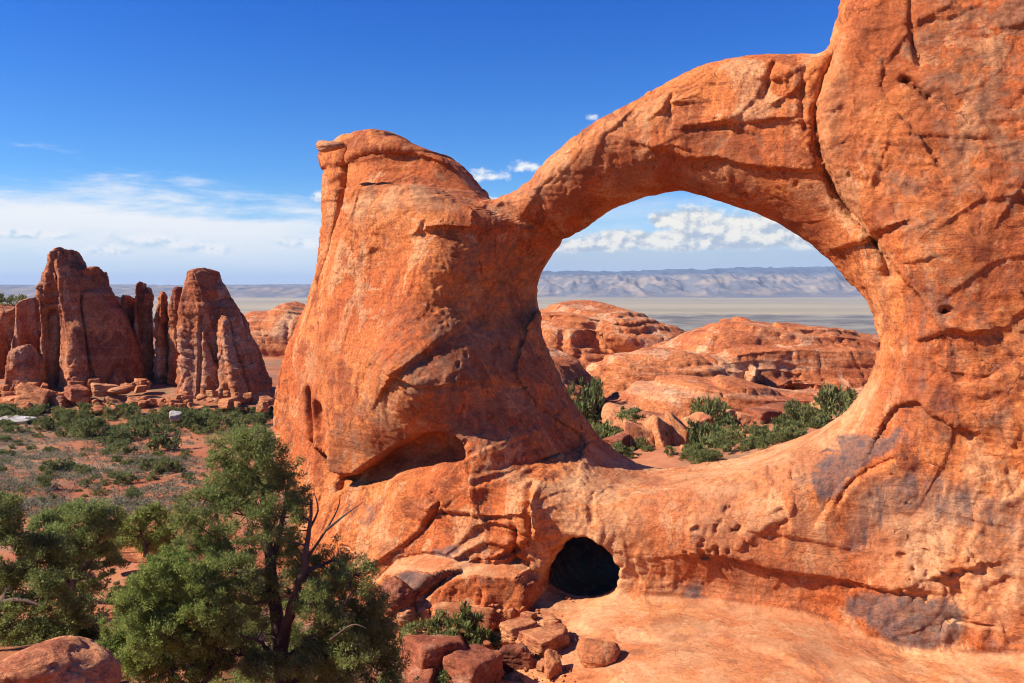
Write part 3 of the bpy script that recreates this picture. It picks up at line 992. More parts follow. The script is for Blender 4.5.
    for pts, nn, v in (([(880, -40), (1040, -40), (1040, 230), (950, 240), (930, 130), (895, 60)], 3.9, .55), ([(850, 130), (930, 110), (960, 235), (900, 250), (870, 200)], 3.6, .5),
                       ([(380, 300), (470, 290), (480, 420), (400, 440), (345, 440), (350, 370)], 5.2, .36), ([(470, 232), (515, 235), (555, 330), (590, 450), (480, 440), (430, 370), (455, 320)], 3, .62), ([(335, 390), (480, 380), (490, 440), (400, 475), (335, 470)], 5, .52), ([(850, 250), (890, 240), (905, 330), (880, 470), (830, 480), (870, 360)], 3, .42),  # pillar's turned-away side and belly: stain plus shade painted into the colour
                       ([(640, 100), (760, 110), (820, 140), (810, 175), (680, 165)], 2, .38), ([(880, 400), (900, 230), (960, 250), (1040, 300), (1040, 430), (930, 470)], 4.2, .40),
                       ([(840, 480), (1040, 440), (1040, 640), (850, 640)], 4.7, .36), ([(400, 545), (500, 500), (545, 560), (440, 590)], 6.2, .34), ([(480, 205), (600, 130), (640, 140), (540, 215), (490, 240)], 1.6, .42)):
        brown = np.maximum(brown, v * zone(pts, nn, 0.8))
    pale = 0.42 * zslab
    for pts, nn, v in (([(555, 452), (660, 466), (760, 450), (850, 405), (870, 380), (880, 400), (850, 450), (800, 490), (680, 500), (570, 500)], 4.5, .5),
                       ([(850, 470), (1030, 500), (1030, 640), (900, 600), (850, 560)], 4.7, .55), ([(560, 500), (830, 490), (850, 600), (620, 600), (560, 540)], 5, .3), ([(840, 390), (872, 360), (868, 400), (855, 430), (840, 430)], 3, .6),
                       ([(480, 205), (600, 122), (690, 90), (660, 130), (560, 190), (500, 225)], 1.5, .30), ([(360, 195), (430, 185), (470, 205), (420, 210), (350, 230)], 3, .5),
                       ([(820, 60), (840, 40), (845, 120), (835, 180), (818, 140)], 2.6, .3), ([(880, 240), (895, 280), (880, 330), (875, 300)], 2.6, .45), ([(690, 555), (800, 580), (800, 610), (690, 600)], 5, .25)):
        pale = np.maximum(pale, v * zone(pts, nn, 0.6))
    pale *= 0.6 + 0.8 * sstep(noise3(W * np.array([1, 1, 0.6]) / 1.3, 55), -0.3, 0.4)
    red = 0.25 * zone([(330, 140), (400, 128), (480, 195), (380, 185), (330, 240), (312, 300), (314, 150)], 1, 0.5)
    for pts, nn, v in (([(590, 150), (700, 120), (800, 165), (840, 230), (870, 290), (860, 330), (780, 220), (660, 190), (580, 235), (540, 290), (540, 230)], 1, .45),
                       ([(330, 430), (470, 425), (480, 455), (400, 480), (335, 480)], 4.5, .5), ([(690, 545), (835, 572), (835, 582), (690, 560)], 5, .6),  # deeper red in the alcove and along the long crack
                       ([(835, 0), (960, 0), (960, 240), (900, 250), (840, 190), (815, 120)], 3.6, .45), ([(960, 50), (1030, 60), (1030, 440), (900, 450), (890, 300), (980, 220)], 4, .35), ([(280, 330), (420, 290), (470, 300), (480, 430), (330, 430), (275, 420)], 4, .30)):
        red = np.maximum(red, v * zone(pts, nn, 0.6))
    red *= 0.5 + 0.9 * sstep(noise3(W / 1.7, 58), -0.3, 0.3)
    org = np.array([A.A[0], A.A[1], -15.0])
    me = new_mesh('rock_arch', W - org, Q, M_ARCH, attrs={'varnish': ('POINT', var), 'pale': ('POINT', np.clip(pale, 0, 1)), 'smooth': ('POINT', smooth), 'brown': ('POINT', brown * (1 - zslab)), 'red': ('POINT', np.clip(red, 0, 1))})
    o = link('rock_arch', me, org)
    tag(o, 'huge orange sandstone wall pierced by a wide oval opening above a small dark round one', 'rock arch')
    return A, F


ARCH_CELL, ARCH_LEVELS = 0.25, 2
ARCH, ARCH_F = build_arch()


def hit_y(px, py, lo=24.0, hi=60.0):
    """distance at which the sight line through that photo point meets the arch's rock or the ground"""
    ys = np.arange(lo, hi, 0.05)
    x = (px - CX) / FPX * ys
    z = (HY - py) / FPX * ys
    rel = np.column_stack([x, ys]) - ARCH.A
    s, n = rel @ ARCH.T, rel @ ARCH.N
    ok = (s > -27.5) & (s < 26.5)
    f = np.where(ok, ARCH_F(np.clip(s, -27.5, 26.5), n, z), 9.0)
    f = np.where(n > 17.5, 9.0, f)
    f = np.minimum(f, z - terrain_z(x, ys))
    i = np.argmax(f < 0)
    return float(ys[i]) if (f < 0).any() else None


# ------------------------------------------------------------------ land
T_CTRL = [(0, 0, -1.9), (0, 8, -5.0), (-6, 14, -7.0), (6, 14, -8.2), (0, 20, -10.3), (-8, 20, -9.9), (-10, 26, -11.4), (-16, 36, -13.4), (-4, 30, -14.2),
          (4, 30, -15.0), (-20, 24, -11.2), (-28, 60, -15.0), (-34, 85, -16.5), (-42, 112, -17.4), (-66, 112, -17.0), (-46, 126, -15.6), (-60, 127, -15.2), (-72, 128, -15.0), (-20, 120, -18.2), (-60, 60, -14.2), (-10, 50, -15.5), (10, 45, -16.0),
          (25, 45, -15.5), (15, 24, -15.0), (30, 20, -13), (12, 75, -16.2), (27, 75, -14.0), (11, 110, -15.6), (31, 110, -17.0), (30, 140, -18.0), (-40, 160, -18.5), (0, 160, -18.0), (50, 100, -13),
          (0, -20, -3.0), (-50, -20, -7), (50, -20, -7), (-90, 60, -13), (-100, 160, -15), (90, 160, -15), (80, 60, -13), (-45, 15, -10.5), (45, 0, -9), (0, 200, -18)]
_tc = np.array(T_CTRL, float)


def terrain_z(x, y):
    x = np.asarray(x, float)
    y = np.asarray(y, float)
    r = np.hypot(x, y - 70)
    zr = np.clip(rbf(_tc[:, :2], _tc[:, 2], np.clip(x, -110, 110), np.clip(y, -40, 210), 1.0), -21, -1.7)
    z = zr
    P = np.stack([x, y, np.zeros_like(x)], -1).reshape(-1, 3)
    near = sstep(r, 200, 60).reshape(-1)
    nz = 0.55 * noise3(P / 9, 301) + 0.22 * noise3(P / 3.2, 302) + 0.07 * noise3(P / 0.9, 303)
    camk = sstep(np.hypot(P[:, 0], P[:, 1]), 4, 14)
    z = z + (nz * (0.4 + 0.6 * near) * camk).reshape(x.shape)
    # beyond the rock country the land falls to a wide desert plain
    f = sstep(r, 230, 620)
    far = -150 + (10 * noise3(P / 700, 305) + 5 * noise3(P / 240, 306)).reshape(x.shape) * sstep(r, 9000, 3000)
    badl = sstep(r, 1500, 2300) * sstep(r, 5200, 4300)
    far = far + badl * (14 * np.abs(noise3(P / 260, 307)) + 6 * noise3(P / 90, 308)).reshape(x.shape)
    return z * (1 - f) + far * f - (x * x + y * y) * 7.0e-8        # the earth falls away with distance


def build_ground():
    m, t, b = mat_new('desert_ground')
    P = t.node('ShaderNodeNewGeometry').outputs['Position']
    sp = t.node('ShaderNodeSeparateXYZ')
    t.l.new(P, sp.inputs[0])
    n1 = t.noise(P, 0.11, 6, 0.6, 0.4)
    n2 = t.noise(P, 0.8, 8, 0.65)
    n3 = t.noise(P, 6.0, 6, 0.7)
    red = t.mix(t.ss(n1, 0.38, 0.62), (0.37, 0.108, 0.044), (0.48, 0.18, 0.08))
    red = t.mix(t.ss(n2, 0.5, 0.72, 0, 0.7), red, (0.27, 0.08, 0.035))
    red = t.mix(t.ss(n3, 0.52, 0.7, 0, 0.5), red, (0.50, 0.25, 0.13))
    # low grey-green ground cover in drifts
    g1 = t.noise(P, 0.06, 5, 0.6, 0.6)
    cov = t.m('MULTIPLY', t.ss(g1, 0.47, 0.58), t.ss(n2, 0.40, 0.56))
    red = t.mix(t.m('MULTIPLY', cov, 0.75), red, t.mix(n3, (0.12, 0.10, 0.06), (0.24, 0.21, 0.13)))
    # plain: dry grass, grey badlands, pale clay
    f1 = t.noise(t.scale(P, 0.00012, 0.0009, 0), 1.0, 6, 0.6, 0.3)
    f2 = t.noise(t.scale(P, 0.0040, 0.0050, 0.0), 1.0, 7, 0.65, 0.4)
    plain = t.mix(t.ss(f1, 0.40, 0.62), (0.40, 0.31, 0.175), (0.29, 0.235, 0.14))
    plain = t.mix(t.ss(f2, 0.52, 0.70, 0, 0.6), plain, (0.47, 0.38, 0.25))
    dist = sp.outputs[1]
    b1 = t.noise(t.scale(P, 0.0016, 0.0016, 0), 1.0, 5, 0.6, 0.5)
    bad = t.m('MULTIPLY', t.ss(t.m('ADD', dist, t.m('MULTIPLY', b1, 900)), 4900, 4500), t.ss(sp.outputs[2], -60, -110))
    bcol = t.mix(t.ss(f2, 0.40, 0.62), (0.14, 0.12, 0.095), (0.27, 0.23, 0.165))
    bcol = t.mix(t.ss(b1, 0.60, 0.68), bcol, (0.42, 0.38, 0.31))
    plain = t.mix(bad, plain, bcol)
    col = t.mix(t.ss(sp.outputs[2], -28, -70), red, plain)
    t.l.new(col, b.inputs['Base Color'])
    bump(t, b, t.m('ADD', n2, t.m('MULTIPLY', n3, 0.4)), 0.8, 0.12)
    # one sheet: rings from the viewpoint's foot to the horizon
    ang_f = np.radians(np.linspace(-62, 62, 560))
    ang_b = np.radians(np.linspace(62, 298, 80))[1:-1]
    ang = np.concatenate([ang_f, ang_b])
    rad = np.concatenate([np.geomspace(1.2, 150, 300), np.geomspace(150, 40000, 220)[1:]])
    A_, R_ = np.meshgrid(ang, rad, indexing='ij')
    X = (np.sin(A_) * R_).ravel()
    Y = (np.cos(A_) * R_).ravel()
    Zt = terrain_z(X, Y)
    na, nr = len(ang), len(rad)
    V = np.column_stack([X, Y, Zt])
    i = np.arange(na)[:, None]
    j = np.arange(nr - 1)[None]
    i2 = (i + 1) % na
    Q = np.stack([i * nr + j, i * nr + j + 1, i2 * nr + j + 1, i2 * nr + j], -1).reshape(-1, 4)
    cidx = len(V)
    V = np.vstack([V, [[0, 0, -1.9]]])
    tri = np.stack([np.full(na, cidx), np.arange(na) * nr, ((np.arange(na) + 1) % na) * nr, ((np.arange(na) + 1) % na) * nr], -1)
    o = link('ground', new_mesh('ground', V, Q[:, ::-1], m))
    tag(o, 'red desert ground running out to a pale plain', 'ground', kind='structure')


build_ground()


def build_mountains():
    m, t, b = mat_new('far_cliffs')
    P = t.node('ShaderNodeNewGeometry').outputs['Position']
    sp = t.node('ShaderNodeSeparateXYZ')
    t.l.new(P, sp.inputs[0])
    n = t.noise(t.scale(P, 0.0022, 0.0022, 0.008), 1.0, 7, 0.62, 0.4)
    n2 = t.noise(t.scale(P, 0.0003, 0.0003, 0.02), 1.0, 4, 0.6, 0.2)
    col = t.mix(t.ss(n, 0.46, 0.60), (0.13, 0.125, 0.125), (0.31, 0.235, 0.165))  # dark tone between the tan paints in cloud shadow
    col = t.mix(t.ss(n2, 0.48, 0.6, 0, 0.5), col, (0.22, 0.17, 0.15))
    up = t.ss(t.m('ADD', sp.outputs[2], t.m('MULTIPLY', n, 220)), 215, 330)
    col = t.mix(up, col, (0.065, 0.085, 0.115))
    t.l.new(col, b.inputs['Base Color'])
    nx, ny = 1300, 170
    u = np.linspace(-10500, 9500, nx)
    v = np.linspace(0, 6500, ny)
    U, Vv = np.meshgrid(u, v, indexing='ij')
    X = U.ravel()
    D = Vv.ravel()
    Pn = np.column_stack([X, D, np.zeros_like(X)])
    front = 700 * noise3(Pn * np.array([1, 0, 0]) / 3600 + 3, 402) + 500 * noise3(np.column_stack([X, D * 0.25, X * 0]) / 1100, 403)
    e = D + front
    rid = 1 - np.abs(noise3(Pn / np.array([500, 1500, 1]), 404)) * 2
    rid2 = 1 - np.abs(noise3(Pn / np.array([210, 600, 1]), 405)) * 2
    rid3 = 1 - np.abs(noise3(Pn / np.array([95, 260, 1]), 408)) * 2
    hgt = 110 * sstep(e, 300, 1300) + 95 * sstep(e, 1300, 1600) + 90 * sstep(e, 2000, 3200) + 90 * sstep(e, 3300, 3800) + 60 * sstep(e, 4200, 5000)
    hgt = hgt + (150 * rid + 80 * rid2 * 0.7 + 18 * rid3 - 60) * sstep(e, 200, 1300) * (0.45 + 0.55 * sstep(e, 3800, 2000))
    top = 1 + 0.12 * noise3(np.column_stack([X, X * 0, X * 0]) / 3800, 406) + 0.07 * noise3(np.column_stack([X, X * 0, X * 0]) / 1300, 407)
    hgt = hgt * top * (0.80 + 0.20 * sstep(X, -2000, 6000))
    hgt = hgt * (0.46 + 0.54 * sstep(X / (10600 + D), -0.26, 0.02))
    hgt = np.where(D < 60, -30, hgt)
    Z = -152 + hgt * 0.98 - (X * X + (10600 + D) ** 2) * 7.0e-8
    W = np.column_stack([X, 10600 + D - 0.00001 * X * X, Z])
    i = np.arange(nx - 1)[:, None]
    j = np.arange(ny - 1)[None]
    Q = np.stack([i * ny + j, (i + 1) * ny + j, (i + 1) * ny + j + 1, i * ny + j + 1], -1).reshape(-1, 4)
    o = link('mountains', new_mesh('mountains', W, Q, m))
    tag(o, 'long blue and tan line of cliffs on the horizon', 'mountains', kind='structure')


build_mountains()


# ------------------------------------------------------------------ distant fins, spires and domes
def fin_rock(name, label, cat, group, outline, y, yaw, hf, R, mat, L=2.0, hb=None, cell=0.6, levels=1, slope=0.0, ridges=(), seed=0, disp={}, pad=3.0, flip=1, bulges=(), bpow=1.0, smooth=1, terr=None, wedge=None):
    """rock mass with the given outline at distance y; hf thickness to the front, slope = how far its foot runs out"""
    cx = np.mean([p[0] for p in outline])
    A = Fin(((cx - CX) / FPX * y, y), yaw, 0, 1, 0, 1, 1)
    pts = A.poly(outline)
    xs = [p[0] for p in pts]
    zs = [p[1] for p in pts]
    A2 = Fin(A.A, yaw, min(xs) - pad, max(xs) + pad, min(zs), max(zs) + pad, cell / 2.5)
    pts = chaikin(pts, True, smooth) if smooth else pts
    D2 = poly_sd(A2.S, A2.Z, pts)
    zb, zt = min(zs), max(zs)
    fz = np.clip((zt - A2.Z) / (zt - zb), 0, 1)
    H = hf * infl(D2, R) ** bpow + slope * fz ** 1.6 * sstep(-D2, -0.5, R * 0.6)
    if wedge:
        pr, sl, sr = wedge                            # crest line and how fast the two faces fall away from it
        q = sorted((b, a) for a, b in A2.poly(pr))
        ds = A2.S - np.interp(A2.Z, [a for a, b in q], [b for a, b in q]).astype(np.float32)
        H = H - np.where(ds < 0, -ds * sl, ds * sr)
        H = np.maximum(H, -hf * 1.5 - 0.02 * A2.S)
    for (p, amp, w) in ridges:
        d, sd = seg_dist(A2.S, A2.Z, chaikin(A2.poly(p), False, 1), False)
        H = H + amp * np.exp(-(d / w) ** 2)
    for (p, amp, Lx, side) in bulges:                 # one-sided steps
        d, sd = seg_dist(A2.S, A2.Z, chaikin(A2.poly(p), False, 1), False)
        H = H + amp * np.exp(-(d / Lx) ** 1.5) * sstep(sd * side * d, -0.15, 0.2)
    hb = hf if hb is None else hb
    Bk = hb * infl(D2, R)

    def F(s, n, z):
        if terr:
            per, am = terr
            u = (z + 0.06 * s + 0.5 * np.sin(s * 0.11 + n * 0.07) + 0.35 * np.sin(s * 0.37 + 1.3 * np.sin(n * .3))) / per
            u = u + 0.35 * np.sin(u * 1.7)
            fr = u - np.floor(u)
            z = z + am * per * (sstep(fr, 0.62, 1.0) - fr)
        d2 = A2.samp(D2, s, z)
        f = rmax(d2, n - A2.samp(H, s, z), min(R * 0.3, 1.2))
        return rmax(f, -n - A2.samp(Bk, s, z), min(R * 0.3, 1.2))
    V, Q = A2.build(F, -hb - 2, float(H.max()) + 2, cell, levels)
    W = A2.world(V)
    N = normals(W, Q)
    dsp = rock_disp(W, N, L, seed=seed, **disp)
    W = W + N * (dsp - np.percentile(dsp, 65))[:, None]
    org = np.array([A.A[0], A.A[1], zb])
    o = link(name, new_mesh(name, W - org, Q, mat), org)
    return tag(o, label, cat, group)


SP = dict(mat=M_SPIRE, cell=0.5, levels=2, bpow=0.3, smooth=0, terr=(3.2, .18), disp=dict(pits=0.3, fine=1.6, strata=1.2, flute=0.35, plate=1.2, big=0.35, mid=0.45, joint=0.8))
G_SP = 'rock spires across the valley'
fin_rock('rock_spire', 'tallest rock spire, with a knobbed top, left of the slender pinnacles', 'rock spire', G_SP,
         [(46, 425), (50, 380), (47, 340), (44, 305), (44, 284), (53, 270), (58, 262), (62, 251), (67, 251), (73, 262), (82, 268), (93, 266), (97, 280), (103, 292), (108, 300), (118, 318), (126, 336), (134, 370), (140, 425)],
         128, 10, 3.5, 2.4, wedge=([(64, 250), (74, 290), (84, 330), (98, 400)], .4, .75), ridges=[([(55, 290), (60, 320), (58, 360), (50, 405)], 1.5, 1.0), ([(66, 315), (68, 340), (67, 385)], -2.4, 0.7), ([(92, 330), (96, 360), (101, 400)], .9, 1.2), ([(88, 276), (96, 284)], -1.6, .9)], slope=2.0, seed=11, hb=5, **SP)
fin_rock('rock_spire', 'thin dark rock blade leaning on the right shoulder of the tallest spire', 'rock spire', G_SP,
         [(92, 425), (94, 330), (98, 304), (104, 292), (110, 300), (117, 318), (125, 336), (130, 380), (133, 425)], 136, -4, 2, 2.0, wedge=([(103, 290), (108, 400)], .5, .4), seed=12, hb=10, **SP)
fin_rock('rock_pinnacle', 'shortest stub of a rock pinnacle just left of the twin column', 'rock pinnacle', G_SP,
         [(119, 425), (121, 320), (122, 300), (125, 295), (129, 301), (130, 320), (132, 425)], 133, 0, 1.2, 1.0, wedge=([(125, 290), (125, 400)], .3, .4), seed=13, hb=4, **SP)
fin_rock('rock_pinnacle', 'tall twin headed rock column between the two big spires', 'rock pinnacle', G_SP,
         [(130, 425), (132, 340), (132, 300), (134, 285), (139, 281), (143, 284), (145, 293), (148, 287), (151, 298), (152, 330), (153, 425)], 132.5, -14, 1.6, 1.4, wedge=([(137, 280), (138, 400)], .4, .5), seed=14, hb=6,
         ridges=[([(145, 285), (145, 340)], -1.4, 0.5), ([(148, 288), (149, 400)], 0.9, 0.5)], **SP)
fin_rock('rock_pinnacle', 'pointed narrow rock pinnacle with a dark shaded flank', 'rock pinnacle', G_SP,
         [(155, 425), (156, 345), (157, 312), (160, 296), (163, 293), (165, 302), (167, 320), (169, 360), (172, 425)], 131.5, -14, 1.6, 1.4, wedge=([(161, 290), (162, 400)], .4, .5), seed=15, hb=4, **SP)
fin_rock('rock_pinnacle', 'blunt rock pinnacle against the left edge of the broad fin', 'rock pinnacle', G_SP,
         [(167, 425), (169, 345), (170, 308), (174, 291), (179, 286), (183, 293), (185, 325), (192, 425)], 130, -8, 1.8, 1.6, wedge=([(178, 284), (179, 340), (186, 400)], .3, .55), seed=16, hb=4, slope=1.0, **SP)
fin_rock('rock_spire', 'broad leaning rock fin with a layered flat top and curved right flank', 'rock spire', G_SP,
         [(186, 425), (190, 350), (192, 305), (193, 283), (198, 272), (206, 267), (212, 271), (217, 284), (224, 298), (233, 311), (243, 328), (253, 350), (263, 378), (269, 400), (271, 425)], 126, 16, 3.5, 2.2, slope=2.0, seed=17, hb=4,
         wedge=([(204, 268), (216, 300), (228, 345), (240, 400)], .10, .9),
         ridges=[([(220, 300), (226, 340), (232, 385)], -2.2, 0.7), ([(238, 322), (245, 355), (256, 396)], 2.2, 1.0), ([(250, 345), (257, 370), (262, 400)], -1.4, .6), ([(196, 300), (200, 340), (206, 390)], .8, 1.2)], **SP)
fin_rock('rock_cliff', 'low broken red cliff at the far left under a wooded rim', 'cliff', None,
         [(-90, 430), (-90, 312), (-40, 308), (0, 306), (18, 310), (30, 300), (40, 298), (44, 330), (46, 430)], 140, 0, 5, 4, seed=18, hb=20, slope=5.0,
         ridges=[([(8, 318), (8, 370)], -2.0, .8), ([(26, 312), (24, 372)], -2.2, .8), ([(36, 300), (37, 360)], 1.4, 1.0), ([(-14, 318), (-15, 360)], -2, .8)], **SP)
fin_rock('rock_slab', 'pale leaning slab at the foot of the low red cliff', 'rock slab', None,
         [(8, 400), (10, 372), (16, 350), (28, 347), (40, 362), (46, 400)], 124, 0, 2.0, 2.0, seed=19, hb=3, **SP)

DM = dict(mat=M_DOME, levels=1, bpow=0.8, terr=(1.7, .55), disp=dict(pits=0.2, fine=0.6, strata=2.0, plate=0.9, flute=0.4, joint=0.5, big=1.4, mid=1.2))
fin_rock('slickrock_dome', 'large layered slickrock dome with a stepped top framed by the upper opening', 'rock dome', 'slickrock seen through the opening',
         [(400, 450), (440, 380), (480, 335), (515, 316), (535, 312), (550, 305), (572, 301), (598, 302), (620, 308), (645, 315), (662, 324), (690, 334), (720, 342), (780, 380), (820, 450)], 172, 12, 13, 12, L=2.2, cell=0.75, seed=21, hb=20, slope=30,
         bulges=[([(500, 326), (540, 322), (590, 324), (620, 330)], 3.5, 12, -1), ([(530, 313), (580, 311), (630, 318)], 2.5, 5, -1)],
         ridges=[([(600, 334), (612, 346), (634, 354)], -6.0, 1.6), ([(640, 352), (655, 385)], -3, 1.5), ([(556, 330), (557, 348)], -1.2, .7), ([(575, 330), (576, 348)], -1.2, .7), ([(592, 332), (592, 350)], -1.4, .7)], **DM)
fin_rock('slickrock_dome', 'long flat topped slickrock ridge with a small dark alcove behind the arch', 'rock dome', 'slickrock seen through the opening',
         [(600, 470), (640, 420), (664, 380), (680, 348), (698, 337), (714, 329), (735, 325), (748, 321), (760, 324), (778, 325), (800, 328), (845, 330), (880, 336), (940, 340), (1010, 350), (1050, 470)], 132, -6, 6, 4, L=1.9, cell=0.62, seed=22, hb=20, slope=17,
         bulges=[([(690, 352), (740, 344), (800, 346), (880, 352)], 2.4, 9, -1), ([(735, 376), (775, 372), (860, 382)], 1.8, 6, -1)],
         ridges=[([(690, 400), (705, 372)], 1.2, 2.5), ([(757, 391), (764, 384), (769, 390)], -4.5, 1.1), ([(762, 410), (774, 410)], -1.5, 1.0)], **DM)
fin_rock('slickrock_dome', 'smooth rounded slickrock hump low in the left of the upper opening', 'rock dome', 'slickrock seen through the opening',
         [(480, 460), (500, 380), (525, 352), (545, 347), (566, 352), (586, 368), (602, 392), (612, 460)], 108, 0, 8, 6, L=1.8, cell=0.6, seed=23, hb=10, slope=5, **DM)
fin_rock('slickrock_dome', 'middle slickrock hump sloping down to the right below the stepped dome', 'rock dome', 'slickrock seen through the opening',
         [(520, 480), (560, 385), (590, 366), (620, 356), (650, 350), (680, 352), (712, 362), (745, 385), (800, 480)], 124, 6, 6, 5, L=1.8, cell=0.7, seed=24, hb=12, slope=8, **DM)
fin_rock('slickrock_dome', 'low slickrock saddle joining the stepped dome to the flat topped ridge', 'rock dome', 'slickrock seen through the opening',
         [(590, 470), (630, 366), (660, 344), (690, 338), (722, 342), (765, 372), (810, 470)], 150, 0, 7, 6, L=2.0, cell=0.7, seed=28, hb=10, slope=10, **DM)
fin_rock('slickrock_slab', 'broad bare rock platform at the foot of the ridge with the alcove', 'rock slab', None,
         [(560, 470), (600, 408), (630, 394), (685, 380), (730, 379), (760, 388), (800, 396), (900, 390), (960, 470)], 104, 0, 6, 3, L=1.6, cell=0.55, seed=25, hb=10, slope=5, **DM)
fin_rock('rock_slab', 'upright tilted slab leaning beside the small dark alcove', 'rock slab', None,
         [(736, 398), (739, 386), (748, 372), (755, 368), (757, 374), (750, 388), (746, 400)], 120, 0, 2.0, 1.6, L=1.4, cell=0.4, seed=26, hb=3, **DM)
fin_rock('rock_fin', 'far orange rock wall behind the left pillar', 'rock fin', None,
         [(225, 420), (235, 345), (245, 318), (258, 312), (272, 312), (282, 305), (295, 303), (306, 306), (330, 312), (360, 320), (400, 420)], 230, 0, 12, 8, L=2.4, cell=1.0, seed=27, hb=14, slope=10, **DM)


# ------------------------------------------------------------------ boulders
def ico(sub):
    import bmesh
    bm = bmesh.new()
    bmesh.ops.create_icosphere(bm, subdivisions=sub, radius=1.0)
    V = np.array([v.co[:] for v in bm.verts])
    Q = np.array([[v.index for v in f.verts] for f in bm.faces])
    bm.free()
    return V, Q


_ICO = {}


def boulder_mesh(seed, mat, sub=5, planes=9, rounding=0.10, rough=1.0, blocky=0.0):
    """a rock cut by flat breaks; blocky ones keep six squarish faces"""
    if sub not in _ICO:
        _ICO[sub] = ico(sub)
    D, Q = _ICO[sub]
    r = rng(seed)
    n = r.normal(size=(planes, 3))
    h = r.uniform(0.62, 1.0, planes)
    if blocky:
        ax = np.vstack([np.eye(3), -np.eye(3)]) + r.normal(0, 0.16, (6, 3))
        n = np.vstack([ax, n])
        h = np.concatenate([r.uniform(0.62, 0.85, 6), r.uniform(0.82, 1.1, planes)])
    n /= np.linalg.norm(n, axis=1, keepdims=True)
    dt = D @ n.T
    val = np.where(dt > 0.05, h[None] / np.maximum(dt, 0.05), 1.8)
    val = np.column_stack([val, np.full(len(D), 1.3)])
    k = rounding
    rad = -k * np.log(np.exp(-val / k).sum(1))
    rad = np.clip(rad, 0.25, 1.4)
    V = D * rad[:, None]
    o = seed * 3.7
    d = rough * (0.06 * fbm(V * 1.6 + o, 4, seed) + 0.04 * sstep(noise3(V * np.array([1.5, 1.5, 4.5]) + o, seed + 3), -0.04, 0.04) - 0.05 * sstep(np.abs(noise3(V * 1.7 + o, seed + 5)), 0.04, 0.0))
    V = V * (1 + d)[:, None]
    return new_mesh('boulder', V, Q, mat)


BOULDERS = [boulder_mesh(s, M_BOULDER, 5, pl, rd, 1.0, bl) for s, pl, rd, bl in ((1, 4, .035, 1), (2, 5, .03, 1), (3, 3, .04, 1), (4, 7, .05, 1), (5, 5, .035, 1), (6, 14, .2, 0))]
M_SHADE_REDROCK = sandstone('shade_and_reddish_rock', k=0.9, light=(0.36, 0.11, 0.05), mid=(0.27, 0.075, 0.035), dark=(0.15, 0.045, 0.028),  # darkened boulder sandstone: painted-in shade for turned-away blocks, own tone of reddish ones
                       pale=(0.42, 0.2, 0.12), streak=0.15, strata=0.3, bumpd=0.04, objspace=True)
SHADE_REDS = [boulder_mesh(s, M_SHADE_REDROCK, 5, pl, rd, 1.2, bl) for s, pl, rd, bl in ((11, 6, .04, 1), (12, 9, .05, 0), (13, 5, .04, 1), (14, 8, .06, 1), (15, 7, .05, 0), (16, 12, .1, 0))]
GREY_B = boulder_mesh(9, M_GREYROCK, 4, 5, .04, 1.0, 1)


def boulder(px, py, y, w, h, label, group=None, var=0, rz=0.0, mesh=None, depth=None, name='boulder', tilt=0.0):
    """px,py: centre in the photograph; w,h: half size in photo pixels"""
    if y < 40 and px > 380:
        y = hit_y(px, py + h * 0.75) or y
    if mesh is None:
        mesh = (SHADE_REDS if ('dark' in label or 'shaded' in label or 'reddish' in label) else BOULDERS)[var % len(BOULDERS)]
    o = link(name, mesh, at(px, py + (0.22 * h if y < 140 else 0), y))
    k = y / FPX
    sx, sz = w * k, h * k
    o.scale = (sx, depth if depth else (sx + sz) * 0.55, sz)
    o.rotation_euler = (tilt * 0.5, tilt, rz)
    return tag(o, label, 'boulder', group)


# near boulders at the bottom left
boulder(38, 668, 14.5, 62, 42, 'big rounded brown red boulder at the bottom left under the trees', None, 5, 0.4, mesh=boulder_mesh(31, M_BOULDER, 6, 9, .2))
boulder(98, 682, 14.8, 15, 11, 'small orange stone right beside the big rounded boulder', None, 3, 1.0)
boulder(120, 690, 15.2, 12, 10, 'reddish stone second from the big rounded boulder, towards the juniper', None, 0, 2.0)
boulder(225, 612, 33, 22, 13, 'pale orange boulder glimpsed behind the lower boughs of the pinyon', None, 1, .7)
for k_, (px, py, w, h, lab) in enumerate(((140, 548, 26, 9, 'flat orange ledge stone between the juniper and the middle trees'), (118, 556, 12, 7, 'small block left of the flat ledge stone'), (168, 545, 12, 8, 'small block right of the flat ledge stone'))):
    boulder(px, py, 42, w, h, lab, None, k_, .5 * k_)
